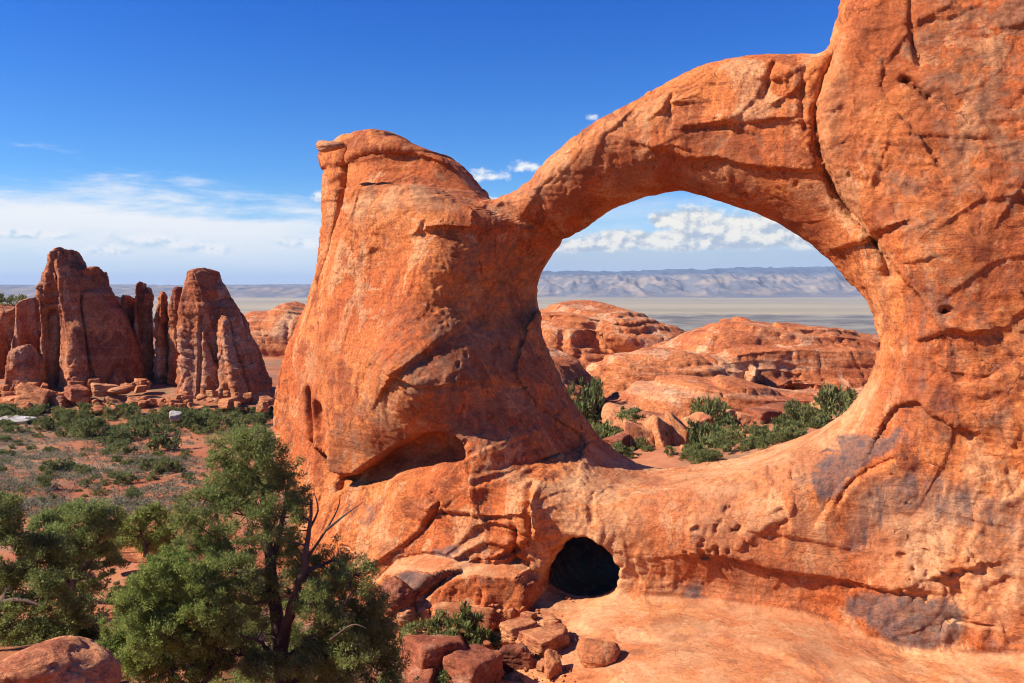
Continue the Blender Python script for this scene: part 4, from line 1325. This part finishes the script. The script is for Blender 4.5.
# broken blocks at the foot of the arch
G_BL = 'fallen blocks below the round opening'
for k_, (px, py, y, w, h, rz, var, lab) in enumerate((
        (437, 655, 31.5, 34, 30, 0.2, 2, 'large red square block, darkened with painted-in shade, at the bottom edge, right of the pinyon'),
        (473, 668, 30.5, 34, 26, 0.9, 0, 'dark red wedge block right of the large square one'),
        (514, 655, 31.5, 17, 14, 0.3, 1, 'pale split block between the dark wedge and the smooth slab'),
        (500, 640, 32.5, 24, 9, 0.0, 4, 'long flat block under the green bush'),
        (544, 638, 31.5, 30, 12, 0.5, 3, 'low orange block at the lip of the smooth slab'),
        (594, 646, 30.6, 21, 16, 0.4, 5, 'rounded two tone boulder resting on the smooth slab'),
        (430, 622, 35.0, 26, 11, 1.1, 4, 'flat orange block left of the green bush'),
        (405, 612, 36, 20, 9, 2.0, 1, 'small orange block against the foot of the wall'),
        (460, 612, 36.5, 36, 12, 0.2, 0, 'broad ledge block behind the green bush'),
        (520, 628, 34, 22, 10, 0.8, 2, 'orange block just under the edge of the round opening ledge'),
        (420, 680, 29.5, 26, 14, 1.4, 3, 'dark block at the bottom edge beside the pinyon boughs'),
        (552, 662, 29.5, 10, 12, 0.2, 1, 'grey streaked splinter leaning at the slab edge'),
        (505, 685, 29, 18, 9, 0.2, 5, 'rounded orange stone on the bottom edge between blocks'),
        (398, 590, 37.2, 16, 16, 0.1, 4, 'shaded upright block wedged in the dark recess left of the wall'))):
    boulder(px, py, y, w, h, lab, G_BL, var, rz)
r_ = rng(71)
for k_ in range(34):
    px = r_.uniform(385, 560)
    py = r_.uniform(606, 684)
    y = np.interp(py, [600, 690], [36, 29.5])
    s = r_.uniform(2.5, 7)
    p = at(px, py, y)
    boulder(px, py + 4, y, s * r_.uniform(1, 1.6), s, 'small loose stone among the fallen blocks below the round opening', 'small stones below the round opening', k_, r_.uniform(0, 6))

def gravel():
    r = rng(88)
    D, Q = ico(1)
    Vs, Qs, n = [], [], 0
    for _ in range(900):
        px = r.uniform(378, 575)
        py = r.uniform(596, 690)
        if px > 540 and r.uniform() < .6:
            continue
        y = hit_y(px, py, 27, 42)
        if y is None:
            continue
        s = 0.03 + 0.13 * r.uniform() ** 3
        V = D * (1 + r.normal(0, .18, (len(D), 1))) * np.array([1, 1, .6]) * s * r.uniform(.7, 1.3, 3)
        Vs.append(V + at(px, py, y))
        Qs.append(Q + n)
        n += len(V)
    o = link('gravel', new_mesh('gravel', np.vstack(Vs), np.vstack(Qs), M_BOULDER, smooth=False))
    tag(o, 'loose orange gravel between the fallen blocks', 'gravel', kind='stuff')


gravel()

# talus across the valley
G_T = 'boulders at the foot of the spires'
for k_, (px, py, w, h, lab) in enumerate((
        (36, 396, 20, 15, 'large tilted boulder at the foot of the low cliff on the left'), (118, 406, 17, 13, 'big square boulder under the tallest spire'), (141, 404, 13, 10, 'orange boulder right beside the big square one'),
        (12, 402, 14, 9, 'flat boulder at the far left of the talus'), (104, 388, 16, 7, 'flat slab stone resting above the big square boulder'), (124, 388, 14, 6, 'thin flat stone, topmost of the talus right of the slab stone'), (78, 392, 14, 9, 'reddish block below the left spire ridge'),
        (60, 402, 10, 7, 'small block between the tilted boulder and the reddish block'))):
    boulder(px, py, 117, w, h, lab, G_T, k_, k_ * .9)
for k_ in range(70):
    px = r_.uniform(-20, 270)
    py = r_.uniform(380, 412) if px < 160 else r_.uniform(392, 408)
    s = r_.uniform(2, 6)
    y = np.interp(py, [380, 412], [124, 112])
    boulder(px, py, y, s * r_.uniform(1, 1.7), s, 'small talus block below the rock spires', 'talus blocks below the spires', k_, r_.uniform(0, 6))
boulder(176, 415, 108, 7, 6, 'whitish grey boulder standing among the shrubs across the valley', None, 0, 0.3, mesh=GREY_B)
boulder(18, 420, 106, 20, 5, 'low pale rock shelf at the far left of the valley', None, 1, 0, mesh=GREY_B)

# blocks framed by the upper opening
G_O = 'blocks behind the upper opening'
for k_, (px, py, y, w, h, rz, var, lab) in enumerate((
        (619, 413, 92, 17, 20, 0.3, 5, 'rounded upright orange block behind the left side of the opening'),
        (640, 440, 84, 14, 22, 0.1, 2, 'split pillar block in the middle of the pile behind the opening'),
        (658, 440, 84, 15, 24, 0.7, 0, 'broad standing block in the pile behind the opening'),
        (676, 438, 85, 13, 22, 0.4, 1, 'right hand standing block of the pile behind the opening'),
        (695, 428, 88, 14, 16, 0.2, 4, 'pointed block next to the green tree behind the opening'),
        (620, 440, 83, 16, 9, 0.9, 3, 'flat dark topped block left of the split pillar'),
        (652, 421, 90, 18, 8, 0.1, 1, 'leaning slab above the standing blocks'),
        (690, 455, 80, 12, 10, 0.1, 0, 'low block just above the lower lip of the opening'),
        (668, 462, 79, 14, 8, 1.3, 2, 'broken block at the lip left of the low block'),
        (632, 456, 80, 10, 8, 0.3, 5, 'small block partly hidden by the lip of the opening'),
        (747, 420, 92, 9, 9, 0.2, 2, 'small square block right of the trees behind the opening'),
        (762, 418, 93, 18, 12, 0.6, 0, 'reddish block under the rock platform behind the opening'),
        (742, 436, 86, 7, 9, 0.3, 4, 'narrow block half in bush shade behind the opening'),
        (725, 415, 96, 10, 8, 0.3, 3, 'grey orange block among the trees behind the opening'),
        (784, 412, 96, 26, 9, 0.1, 5, 'wide low ledge block behind the dark bushes'),
        (830, 408, 100, 24, 8, 0.5, 1, 'low ledge block near the right jamb of the opening'))):
    boulder(px, py, y, w * 1.2, h * 1.2, lab, G_O, var, rz)
# perched stone on the pillar top
boulder(328, 144, 46.4, 14, 8, 'small loose cap stone perched on the top left corner of the left pillar', None, 5, .4)


# ------------------------------------------------------------------ trees and shrubs
def tube_arrays(pts, rads, sides=6):
    P = np.asarray(pts, float)
    n = len(P)
    T = np.gradient(P, axis=0)
    T /= np.maximum(np.linalg.norm(T, axis=1, keepdims=True), 1e-9)
    up = np.array([0.31, 0.17, 0.9])
    U = np.cross(T, up)
    U /= np.maximum(np.linalg.norm(U, axis=1, keepdims=True), 1e-9)
    Vv = np.cross(T, U)
    a = np.linspace(0, 2 * np.pi, sides, endpoint=False)
    ring = P[:, None] + np.asarray(rads)[:, None, None] * (np.cos(a)[None, :, None] * U[:, None] + np.sin(a)[None, :, None] * Vv[:, None])
    V = ring.reshape(-1, 3)
    i = np.arange(n - 1)[:, None]
    j = np.arange(sides)[None]
    j2 = (j + 1) % sides
    Q = np.stack([i * sides + j, i * sides + j2, (i + 1) * sides + j2, (i + 1) * sides + j], -1).reshape(-1, 4)
    return V, Q


class Bag:
    def __init__(self):
        self.V, self.Q, self.n = [], [], 0

    def add(self, V, Q):
        self.V.append(V)
        self.Q.append(Q + self.n)
        self.n += len(V)

    def mesh(self, name, mat, org):
        return new_mesh(name, np.vstack(self.V) - org, np.vstack(self.Q), mat)


def curve(pts, n):
    """Catmull-Rom through points"""
    P = np.asarray(pts, float)
    P = np.vstack([2 * P[0] - P[1], P, 2 * P[-1] - P[-2]])
    out = []
    m = len(P) - 3
    for i in range(m):
        t = np.linspace(0, 1, n, endpoint=(i == m - 1))[:, None]
        a, b, c, d = P[i:i + 4]
        out.append(0.5 * (2 * b + (c - a) * t + (2 * a - 5 * b + 4 * c - d) * t ** 2 + (3 * b - a - 3 * c + d) * t ** 3))
    return np.vstack(out)


def leaves(r, centres, radii, per, size, aspect, upbias=0.3, flat=0.8, tints=None):
    """small leaf faces filling each clump; returns V, Q, tint per face"""
    n = len(centres)
    C = np.repeat(centres, per, 0)
    Rr = np.repeat(radii, per)
    d = r.normal(size=(n * per, 3))
    d /= np.linalg.norm(d, axis=1, keepdims=True)
    rad = r.uniform(0.12, 1, n * per) ** 0.6
    off = d * (Rr * rad)[:, None]
    off[:, 2] *= flat
    p = C + off
    ax = d + r.normal(size=d.shape) * 0.55
    ax[:, 2] += upbias
    ax /= np.linalg.norm(ax, axis=1, keepdims=True)
    sd = np.cross(ax, r.normal(size=d.shape))
    sd /= np.maximum(np.linalg.norm(sd, axis=1, keepdims=True), 1e-9)
    L = size * r.uniform(0.6, 1.35, n * per)
    w = L * aspect * r.uniform(0.7, 1.3, n * per)
    a = p - ax * (L * 0.5)[:, None]
    b = p + sd * (w * 0.5)[:, None]
    c = p + ax * (L * 0.5)[:, None]
    e = p - sd * (w * 0.5)[:, None]
    V = np.stack([a, b, c, e], 1).reshape(-1, 3)
    Q = np.arange(n * per * 4).reshape(-1, 4)
    if tints is None:
        tints = r.uniform(0, 1, n)
    t = np.clip(np.repeat(tints, per) + r.normal(0, 0.18, n * per), 0, 1)
    return V, Q, t


def tree(name, label, group, base, stems, blobs, leafm, seed, nclump, per, leaf, crad, trunk_r, aspect=0.3, bark=None, dead=(), twig=True, upbias=0.35, cat='tree', tint_mu=0.5):
    """base: foot; stems: world-space polylines; blobs: (centre, radii) of foliage masses"""
    r = rng(seed)
    base = np.asarray(base, float)
    bag = Bag()
    nodes = []
    for (pts, r0, r1) in stems:
        c = curve(pts, 7)
        c = c + np.vstack([np.zeros((1, 3)), np.cumsum(r.normal(0, 0.012, (len(c) - 1, 3)), 0)]) * trunk_r * 4
        bag.add(*tube_arrays(c, np.linspace(r0, r1, len(c)), 9))
        nodes.append(np.column_stack([c, np.linspace(r0, r1, len(c))]))
    nodes = np.vstack(nodes)
    cl, cr, ct = [], [], []
    for (c, rr, wgt) in blobs:
        c = np.asarray(c, float)
        rr = np.asarray(rr, float)
        k = max(3, int(nclump * wgt))
        d = r.normal(size=(k, 3))
        d /= np.linalg.norm(d, axis=1, keepdims=True)
        p = c + d * rr * (r.uniform(0.15, 1, k) ** 0.45)[:, None] * r.uniform(0.8, 1.28, (k, 1))
        cl.append(p)
        cr.append(crad * r.uniform(0.55, 1.3, k))
        ct.append(np.clip(r.normal(tint_mu, 0.12) + r.normal(0, 0.2, k), 0, 1))
    cl = np.vstack(cl)
    cr = np.concatenate(cr)
    ct = np.concatenate(ct)
    if twig:
        # boughs: from the nearest lower stem point out to groups of clumps, then twigs
        for (c, rr, wgt) in blobs:
            c = np.asarray(c, float)
            dd = np.linalg.norm(nodes[:, :3] - c, axis=1) + np.maximum(nodes[:, 2] - c[2], 0) * 1.2
            a = nodes[np.argmin(dd)]
            mid = (a[:3] + c) / 2 + r.normal(0, 0.12, 3) * np.linalg.norm(c - a[:3])
            cc = curve([a[:3], mid, c], 6)
            r0 = min(a[3] * 0.75, trunk_r * 0.5)
            bag.add(*tube_arrays(cc, np.linspace(r0, trunk_r * 0.08, len(cc)), 6))
            nodes = np.vstack([nodes, np.column_stack([cc, np.linspace(r0, trunk_r * 0.08, len(cc))])])
        for p in cl[::2]:
            dd = np.linalg.norm(nodes[:, :3] - p, axis=1)
            a = nodes[np.argmin(dd)]
            mid = (a[:3] + p) / 2 + r.normal(0, 0.1, 3) * np.linalg.norm(p - a[:3])
            cc = curve([a[:3], mid, p], 3)
            bag.add(*tube_arrays(cc, np.linspace(min(a[3] * 0.6, trunk_r * .12), trunk_r * 0.025, len(cc)), 4))
    for pts in dead:
        c = curve(pts, 5)
        bag.add(*tube_arrays(c, np.linspace(trunk_r * 0.16, trunk_r * 0.03, len(c)), 5))
    root = empty(name, base)
    tag(root, label, cat, group)
    link('trunk', bag.mesh('trunk', bark or M_BARK, base), (0, 0, 0), root)
    V, Q, t = leaves(r, cl, cr, per, leaf, aspect, upbias, 0.8, ct)
    link('crown', new_mesh('crown', V - base, Q, leafm, smooth=False, attrs={'tint': ('FACE', t)}), (0, 0, 0), root)
    return root


def px_stem(pts, y, r0, r1, r):
    """stem through photo points at distance about y with some depth of its own"""
    d = np.cumsum(np.concatenate([[0], r.normal(0, 0.25, len(pts) - 1)]))
    return ([at(p[0], p[1], y + (p[2] if len(p) > 2 else dd)) for p, dd in zip(pts, d)], r0, r1)


def px_blobs(lst, y, r, dep=0.8):
    out = []
    tot = sum(a[2] * a[3] for a in lst)
    for a in lst:
        px, py, rx, ry = a[:4]
        yy = a[4] if len(a) > 4 else y + r.normal(0, 0.45)
        k = yy / FPX
        out.append((at(px, py, yy), (rx * k, max(rx, ry) * k * dep, ry * k), rx * ry / tot))
    return out


R = rng(5)
# the big pinyon in the foreground
y0 = 20.0
b0 = at(283, 735, y0)
tree('pinyon_pine', 'tall dark pinyon pine with forked trunk in front of the left pillar', 'trees in the foreground', b0,
     [px_stem([(283, 735, 0), (284, 690, 0), (281, 640, .05), (276, 600, .1), (272, 560, .2), (268, 520, .2), (262, 480, .2), (258, 445, .1)], y0, .23, .035, R),
      px_stem([(281, 650, 0), (288, 620, -.2), (298, 590, -.3), (306, 560, -.4), (309, 530, -.4), (312, 500, -.3)], y0, .15, .03, R),
      px_stem([(277, 610, 0), (258, 590, .3), (240, 572, .4), (226, 552, .5), (214, 520, .5), (210, 490, .5)], y0, .11, .03, R),
      px_stem([(272, 565, .2), (282, 530, .5), (288, 500, .6), (290, 475, .6)], y0, .09, .025, R),
      px_stem([(285, 660, 0), (310, 640, -.6), (335, 615, -.8), (352, 590, -.8)], y0, .09, .025, R),
      px_stem([(284, 690, 0), (312, 668, .5), (340, 655, .7), (370, 640, .8)], y0, .08, .025, R),
      px_stem([(282, 670, 0), (262, 648, -.5), (240, 640, -.7)], y0, .07, .02, R)],
     px_blobs([(252, 442, 26, 18), (232, 452, 26, 20), (272, 456, 20, 18), (285, 478, 20, 20), (228, 482, 28, 24), (258, 480, 26, 22), (205, 500, 22, 18), (300, 500, 14, 18), (284, 518, 26, 22),
               (246, 516, 30, 24), (212, 535, 26, 22), (186, 520, 16, 14), (262, 548, 26, 20), (300, 552, 22, 20), (232, 572, 30, 22), (335, 560, 20, 16), (355, 575, 22, 22), (340, 600, 28, 24), (372, 605, 18, 22),
               (312, 602, 20, 20), (270, 590, 16, 16), (352, 632, 30, 22), (384, 640, 18, 18), (325, 640, 22, 18), (370, 664, 26, 18), (332, 670, 26, 16), (246, 615, 26, 20), (240, 655, 26, 20), (215, 600, 20, 16), (395, 668, 14, 14), (300, 690, 22, 14), (260, 690, 20, 14), (230, 625, 22, 18, 22.5), (262, 640, 24, 20, 22), (300, 640, 18, 20, 22), (225, 680, 26, 18, 22), (308, 572, 18, 14), (290, 620, 16, 16, 21.5), (345, 690, 26, 14), (390, 690, 18, 12), (366, 610, 18, 18), (318, 655, 24, 16, 19.2), (300, 668, 22, 14, 18.9), (350, 650, 22, 16, 19), (262, 665, 22, 16, 19), (236, 590, 22, 18, 19.4), (330, 618, 20, 16, 19.2), (380, 622, 16, 16), (345, 648, 34, 24), (312, 600, 20, 18), (372, 640, 24, 22), (290, 660, 24, 20, 21.6), (322, 690, 26, 14), (222, 560, 22, 18), (196, 545, 20, 16)], y0, R),
     M_PINYON, 51, 1900, 120, .07, .19, .23, aspect=.26,
     dead=[[at(306, 560, 19.6), at(326, 530, 19.4), at(338, 508, 19.4), at(340, 495, 19.3)], [at(326, 530, 19.4), at(345, 515, 19.2), at(362, 503, 19.2)], [at(309, 530, 19.6), at(318, 510, 19.5), at(314, 492, 19.5)],
           [at(284, 690, 20), at(268, 700, 19), at(255, 712, 18.8)], [at(272, 600, 20), at(250, 604, 19.3), at(236, 598, 19)], [at(330, 640, 19), at(352, 625, 18.6), at(366, 628, 18.5)]])
y0 = 19.0
tree('juniper', 'bushy yellow green juniper to the left of the tall pinyon', 'trees in the foreground', at(200, 730, y0),
     [px_stem([(200, 730, 0), (196, 690, .1), (186, 650, .2), (176, 610, .3), (172, 575, .3)], y0, .14, .03, R),
      px_stem([(198, 705, 0), (170, 670, -.2), (145, 645, -.3)], y0, .09, .025, R), px_stem([(197, 695, 0), (215, 660, .2), (222, 625, .2)], y0, .08, .025, R)],
     px_blobs([(172, 562, 20, 16), (192, 578, 24, 20), (152, 578, 22, 18), (168, 600, 34, 24), (135, 605, 22, 20), (205, 605, 26, 22), (128, 632, 24, 20), (160, 632, 30, 22), (192, 636, 30, 22), (112, 652, 18, 16), (140, 662, 30, 18),
               (178, 668, 32, 18), (212, 655, 22, 20), (225, 630, 16, 18)], y0, R),
     M_JUNIPER, 52, 1000, 110, .07, .165, .14, aspect=.28, upbias=0.7)
y0 = 26.0
tree('pinyon_pine', 'dark leaning pinyon cut off by the left edge of the picture', 'trees in the foreground', at(-10, 650, y0),
     [px_stem([(-10, 650, 0), (-4, 620, 0), (10, 590, .2), (24, 570, .3), (40, 562, .3)], y0, .2, .04, R), px_stem([(-4, 620, 0), (-20, 570, .2), (-16, 530, .2)], y0, .12, .03, R),
      px_stem([(4, 602, 0), (22, 600, -.4), (50, 610, -.6)], y0, .09, .025, R)],
     px_blobs([(4, 512, 18, 18), (-14, 530, 24, 22), (14, 540, 20, 16), (40, 548, 24, 16), (60, 560, 16, 14), (18, 572, 22, 14), (48, 580, 20, 12), (-8, 580, 24, 18), (28, 604, 26, 14), (62, 604, 20, 14), (10, 628, 26, 14), (46, 628, 26, 12), (78, 618, 14, 12)], y0, R),
     M_PINYON, 53, 620, 80, .10, .23, .2, tint_mu=.3)
y0 = 35.0
tree('pinyon_pine', 'rounded mid green pinyon between the left edge tree and the juniper', 'trees in the foreground', at(72, 606, y0),
     [px_stem([(72, 606, 0), (74, 580, 0), (70, 555, .2), (66, 530, .2)], y0, .18, .04, R), px_stem([(74, 585, 0), (92, 560, .2), (100, 535, .2)], y0, .12, .03, R), px_stem([(73, 590, 0), (50, 560, -.2)], y0, .1, .03, R)],
     px_blobs([(60, 515, 20, 10), (82, 510, 22, 10), (104, 512, 18, 10), (44, 526, 18, 12), (68, 532, 22, 12), (92, 530, 22, 12), (112, 528, 14, 12), (56, 548, 20, 12), (84, 550, 22, 12), (104, 548, 14, 10), (36, 545, 12, 12), (70, 568, 18, 10), (56, 584, 22, 12), (92, 578, 20, 13), (74, 594, 22, 10), (112, 560, 14, 12), (28, 566, 14, 12)], y0, R),
     M_PINYON, 54, 560, 70, .125, .26, .18, tint_mu=.62)
y0 = 40.0
tree('juniper', 'small flat topped juniper on the ledge behind the pinyon boughs', 'trees in the foreground', at(146, 556, y0),
     [px_stem([(146, 556, 0), (145, 545, 0), (140, 532, .1)], y0, .13, .03, R), px_stem([(145, 548, 0), (156, 536, .1)], y0, .09, .03, R)],
     px_blobs([(128, 524, 16, 9), (150, 514, 18, 9), (168, 522, 16, 9), (140, 534, 18, 9), (162, 538, 16, 10), (120, 540, 12, 9), (148, 546, 16, 8)], y0, R),
     M_JUNIPER, 55, 200, 60, .16, .30, .13, tint_mu=.3)
y0 = 28.0
tree('juniper', 'shaded low juniper under the left edge pinyon, next to the big rounded boulder', 'trees in the foreground', at(70, 660, y0),
     [px_stem([(70, 660, 0), (66, 640, 0), (60, 622, .1)], y0, .12, .03, R)],
     px_blobs([(40, 628, 22, 12), (66, 634, 22, 12), (88, 630, 16, 12), (20, 640, 20, 12), (84, 648, 18, 10), (50, 648, 22, 10)], y0, R, 0.7),
     M_PINYON, 56, 300, 70, .11, .26, .12, tint_mu=.2)


# shrub shapes shared by copies
def shrub_mesh(seed, mat, nblob=5, per=60, leaf=.17, crad=.30, flat=.7, nclump=26):
    r = rng(seed)
    P, C = [], []
    for k in range(nclump):
        d = r.normal(size=3)
        d /= np.linalg.norm(d)
        d[2] = abs(d[2]) * flat
        q = r.uniform(0.35, 1.0) ** 0.6
        P.append(d * q * np.array([1, 1, 1.0]) * (1 + 0.3 * math.sin(seed + 3 * math.atan2(d[1], d[0]))) + np.array([0, 0, .12]))
        C.append(crad * r.uniform(.6, 1.2))
    V, Q, t = leaves(r, np.array(P), np.array(C), per, leaf, .4, .4, .8)
    V[:, 2] = np.maximum(V[:, 2], -0.1)
    return new_mesh('shrub', V, Q, mat, smooth=False, attrs={'tint': ('FACE', t)})


SHRUBS = [shrub_mesh(60 + k, M_SHRUB, flat=f) for k, f in enumerate((.7, .9, .55, 1.0, .75))]
SAGES = [shrub_mesh(80 + k, M_SAGE, flat=f, leaf=.15) for k, f in enumerate((.55, .7, .6))]
FRESH = shrub_mesh(95, M_GREEN, per=60, leaf=.22, crad=.25, flat=1.0)


def shrub(px, py, y, w, h, label, group, var=0, mesh=None, name='shrub', cat='shrub', ground=False):
    """px, py: foot in the photograph; w: half width, h: height in photo pixels"""
    p = at(px, py, y)
    if ground:
        p[2] = float(terrain_z(np.array([p[0]]), np.array([p[1]]))[0])
    o = link(name, mesh or SHRUBS[var % len(SHRUBS)], p)
    k = y / FPX
    o.scale = (w * k * 1.05, w * k * R.uniform(.8, 1.1), h * k * 1.2)
    o.rotation_euler = (0, 0, R.uniform(0, 6.28))
    return tag(o, label, cat, group)


def ground_y(px, py, lo=20, hi=180):
    """distance at which the line of sight through that photo point meets the ground"""
    ys = np.linspace(lo, hi, 640)
    x = (px - CX) / FPX * ys
    z = (HY - py) / FPX * ys
    g = terrain_z(x, ys)
    i = np.argmax(z < g)
    return ys[i] if (z < g).any() else None


# shrubs on the valley floor that can be told apart
NAMED = [(72, 437, 13, 15, 'round dark shrub below the big square boulder'), (90, 440, 16, 20, 'tall dense shrub, second in the row under the big square boulder'), (118, 440, 18, 15, 'broad light green shrub right of the tall dense one'), (152, 436, 14, 16, 'mid green shrub under the orange boulder'),
         (196, 428, 16, 18, 'leafy shrub just right of the whitish grey boulder'), (162, 450, 15, 18, 'upright shrub on open sand right of the valley middle'), (122, 455, 14, 14, 'shrub with a flat crown left of the upright one'), (168, 472, 13, 15, 'dark round shrub casting a long shadow on red sand'),
         (150, 470, 9, 10, 'small shrub left of the dark round one'), (122, 484, 11, 11, 'bright green shrub at the edge of the red sand slope'), (45, 488, 8, 14, 'narrow upright dark shrub on the left of the slope'), (224, 430, 14, 14, 'light shrub in front of the shaded cliff foot'), (256, 424, 12, 12, 'shrub beside the foot of the left pillar'),
         (238, 430, 10, 11, 'small round shrub between the light shrub and the pillar'), (52, 470, 10, 10, 'pale green shrub in the grey ground cover')]
for k_, (px, py, w, h, lab) in enumerate(NAMED):
    y = ground_y(px, py)
    if y:
        shrub(px, py, y, w, h, lab, 'shrubs on the valley floor', k_)
cnt = 0
r_ = rng(33)
while cnt < 290:
    px = r_.uniform(-15, 285)
    py = 412 + 95 * r_.uniform(0, 1) ** 1.7
    if r_.uniform() < 0.32:
        py = r_.uniform(412, 434)
    y = ground_y(px, py)
    if y is None:
        cnt += 1
        continue
    w = r_.uniform(3, 7.5) if py > 440 else r_.uniform(4, 9)
    shrub(px, py, y, w, w * r_.uniform(.7, 1.1), 'small green shrub scattered over the red valley floor', 'small shrubs on the valley floor', cnt)
    cnt += 1


def ground_cover():
    """low grey sage over the valley, uncountable"""
    r = rng(44)
    P, C = [], []
    n = 0
    px = r.uniform(-30, 330, 9000)
    py = r.uniform(414, 520, 9000)
    ys = np.interp(py, [400, 410, 450, 500, 560], [125, 112, 80, 58, 40])
    x = (px - CX) / FPX * ys
    g = noise3(np.column_stack([x, ys, ys * 0]) / 7, 9) + 0.5 * noise3(np.column_stack([x, ys, ys * 0]) / 2.5, 10)
    left = sstep(px, 260, 60) * 0.5
    keep = g + left > r.uniform(-0.1, 0.9, len(px))
    x, ys = x[keep], ys[keep]
    z = terrain_z(x, ys)
    c = np.column_stack([x, ys, z + 0.12])
    V, Q, t = leaves(r, c, r.uniform(.18, .5, len(c)), 26, .15, .45, .5, .55)
    o = link('ground_cover', new_mesh('ground_cover', V, Q, M_SAGE, smooth=False, attrs={'tint': ('FACE', t)}))
    tag(o, 'low grey green sage scattered over the red valley', 'ground cover', kind='stuff')


ground_cover()

# green bushes behind the opening
G_B = 'bushes behind the upper opening'
for k_, (px, py, y, w, h, lab) in enumerate((
        (580, 432, 96, 14, 32, 'tall green bush against the left pillar, seen through the upper opening'), (592, 414, 102, 10, 26, 'pointed bush behind the tall one by the left pillar'), (600, 448, 88, 12, 24, 'lower bush left of the rounded upright block'),
        (572, 410, 104, 12, 18, 'dark bush below the smooth rounded hump'), (616, 462, 80, 12, 12, 'small bush at the lip under the rounded block'), (646, 396, 112, 7, 10, 'little bush on the pale ledge under the stepped dome'), (632, 420, 86, 10, 9, 'small bush in front of the rounded upright block'),
        (709, 425, 92, 13, 26, 'tallest green bush right of the block pile'), (704, 462, 82, 14, 28, 'big bush at the lip right of the block pile'), (724, 458, 84, 14, 22, 'bush next to the big one at the lip'), (735, 444, 88, 12, 20, 'rounded bush in the middle of the opening floor'),
        (742, 412, 100, 11, 12, 'pale bush below the upright tilted slab'), (722, 430, 92, 12, 16, 'grey green bush among the blocks'), (786, 440, 84, 12, 14, 'dark shaded bush left of the right jamb'), (800, 432, 86, 10, 22, 'upright dark bush near the right jamb'),
        (768, 444, 82, 14, 12, 'low dark bush in shade above the lip'), (832, 428, 88, 18, 30, 'large light green bush beside the right jamb'), (815, 436, 86, 14, 18, 'bush between the upright dark one and the right jamb'), (660, 470, 79, 12, 10, 'small bush peeping over the lip below the blocks'), (752, 440, 85, 9, 10, 'tiny bush beside the narrow block'))):
    shrub(px, py, y, w * 1.3, h * 1.2, lab, G_B, k_, cat='bush', name='bush')
# low growth and litter under the foreground trees
r_ = rng(61)
for k_ in range(46):
    px = r_.uniform(60, 430)
    py = r_.uniform(560, 690)
    y = ground_y(px, py, 14, 60)
    if y is None or y < 17 or (px > 385 and py < 600):
        continue
    if k_ % 3 == 0:
        boulder(px, py, y, r_.uniform(5, 13), r_.uniform(3, 8), 'loose orange stone lying under the foreground trees', 'stones under the foreground trees', k_, r_.uniform(0, 6), name='boulder')
    else:
        w_ = r_.uniform(9, 22)
        shrub(px, py, y, w_, w_ * r_.uniform(.7, 1.1), 'low shrub growing under the foreground trees', 'shrubs under the foreground trees', k_)
# more bushes among the blocks behind the opening
for k_ in range(60):
    px = r_.uniform(560, 860)
    py = np.interp(px, [560, 612, 700, 800, 860], [430, 462, 465, 440, 405]) - r_.uniform(0, 1) ** 1.5 * 40
    y = ground_y(px, py, 60, 125)
    if y is None:
        continue
    w_ = r_.uniform(6, 13)
    shrub(px, py, y, w_, w_ * r_.uniform(.9, 1.4), 'small green bush on the rocky floor behind the upper opening', 'small bushes behind the opening', k_, cat='bush', name='bush')
# green plant among the fallen blocks
shrub(466, 650, 33.0, 24, 30, 'fresh green wispy bush growing among the fallen blocks', None, 0, mesh=FRESH, name='bush', cat='bush')
shrub(440, 640, 34.0, 14, 22, 'dull olive bush beside the fresh green one', None, 0, mesh=SHRUBS[1], name='bush', cat='bush')
# trees on the cliff rim at the far left
for k_, (px, w, h, lab) in enumerate(((-6, 12, 14, 'dark rim tree at the very left edge'), (12, 12, 13, 'dark rounded rim tree, second from the left edge'), (26, 9, 9, 'smallest dark tree at the right end of the rim'), (38, 7, 7, 'low scrub on the rim next to the tallest spire'))):
    shrub(px, 310, 143, w, h, lab, 'trees on the cliff rim', k_, name='rim_tree', cat='tree')


# ------------------------------------------------------------------ clear desert air
def build_haze():
    m = bpy.data.materials.new('clear_air')
    m.use_nodes = True
    t = NT(m.node_tree)
    t.n.clear()
    out = t.node('ShaderNodeOutputMaterial')
    v = t.node('ShaderNodeVolumePrincipled')
    v.inputs['Color'].default_value = (0.60, 0.76, 1.0, 1)
    v.inputs['Density'].default_value = 3.4e-5
    v.inputs['Anisotropy'].default_value = 0.0
    t.l.new(v.outputs[0], out.inputs['Volume'])
    xs, ys, z0, z1 = 41000, 41000, -300.0, 400.0
    V = np.array([(x, y, z) for x in (-xs, xs) for y in (-ys, ys) for z in (z0, z1)], float)
    Q = np.array([(0, 1, 3, 2), (4, 6, 7, 5), (0, 4, 5, 1), (2, 3, 7, 6), (0, 2, 6, 4), (1, 5, 7, 3)])
    o = link('haze', new_mesh('haze', V, Q, m, smooth=False))
    tag(o, 'thin blue desert haze', 'haze', kind='stuff')


build_haze()
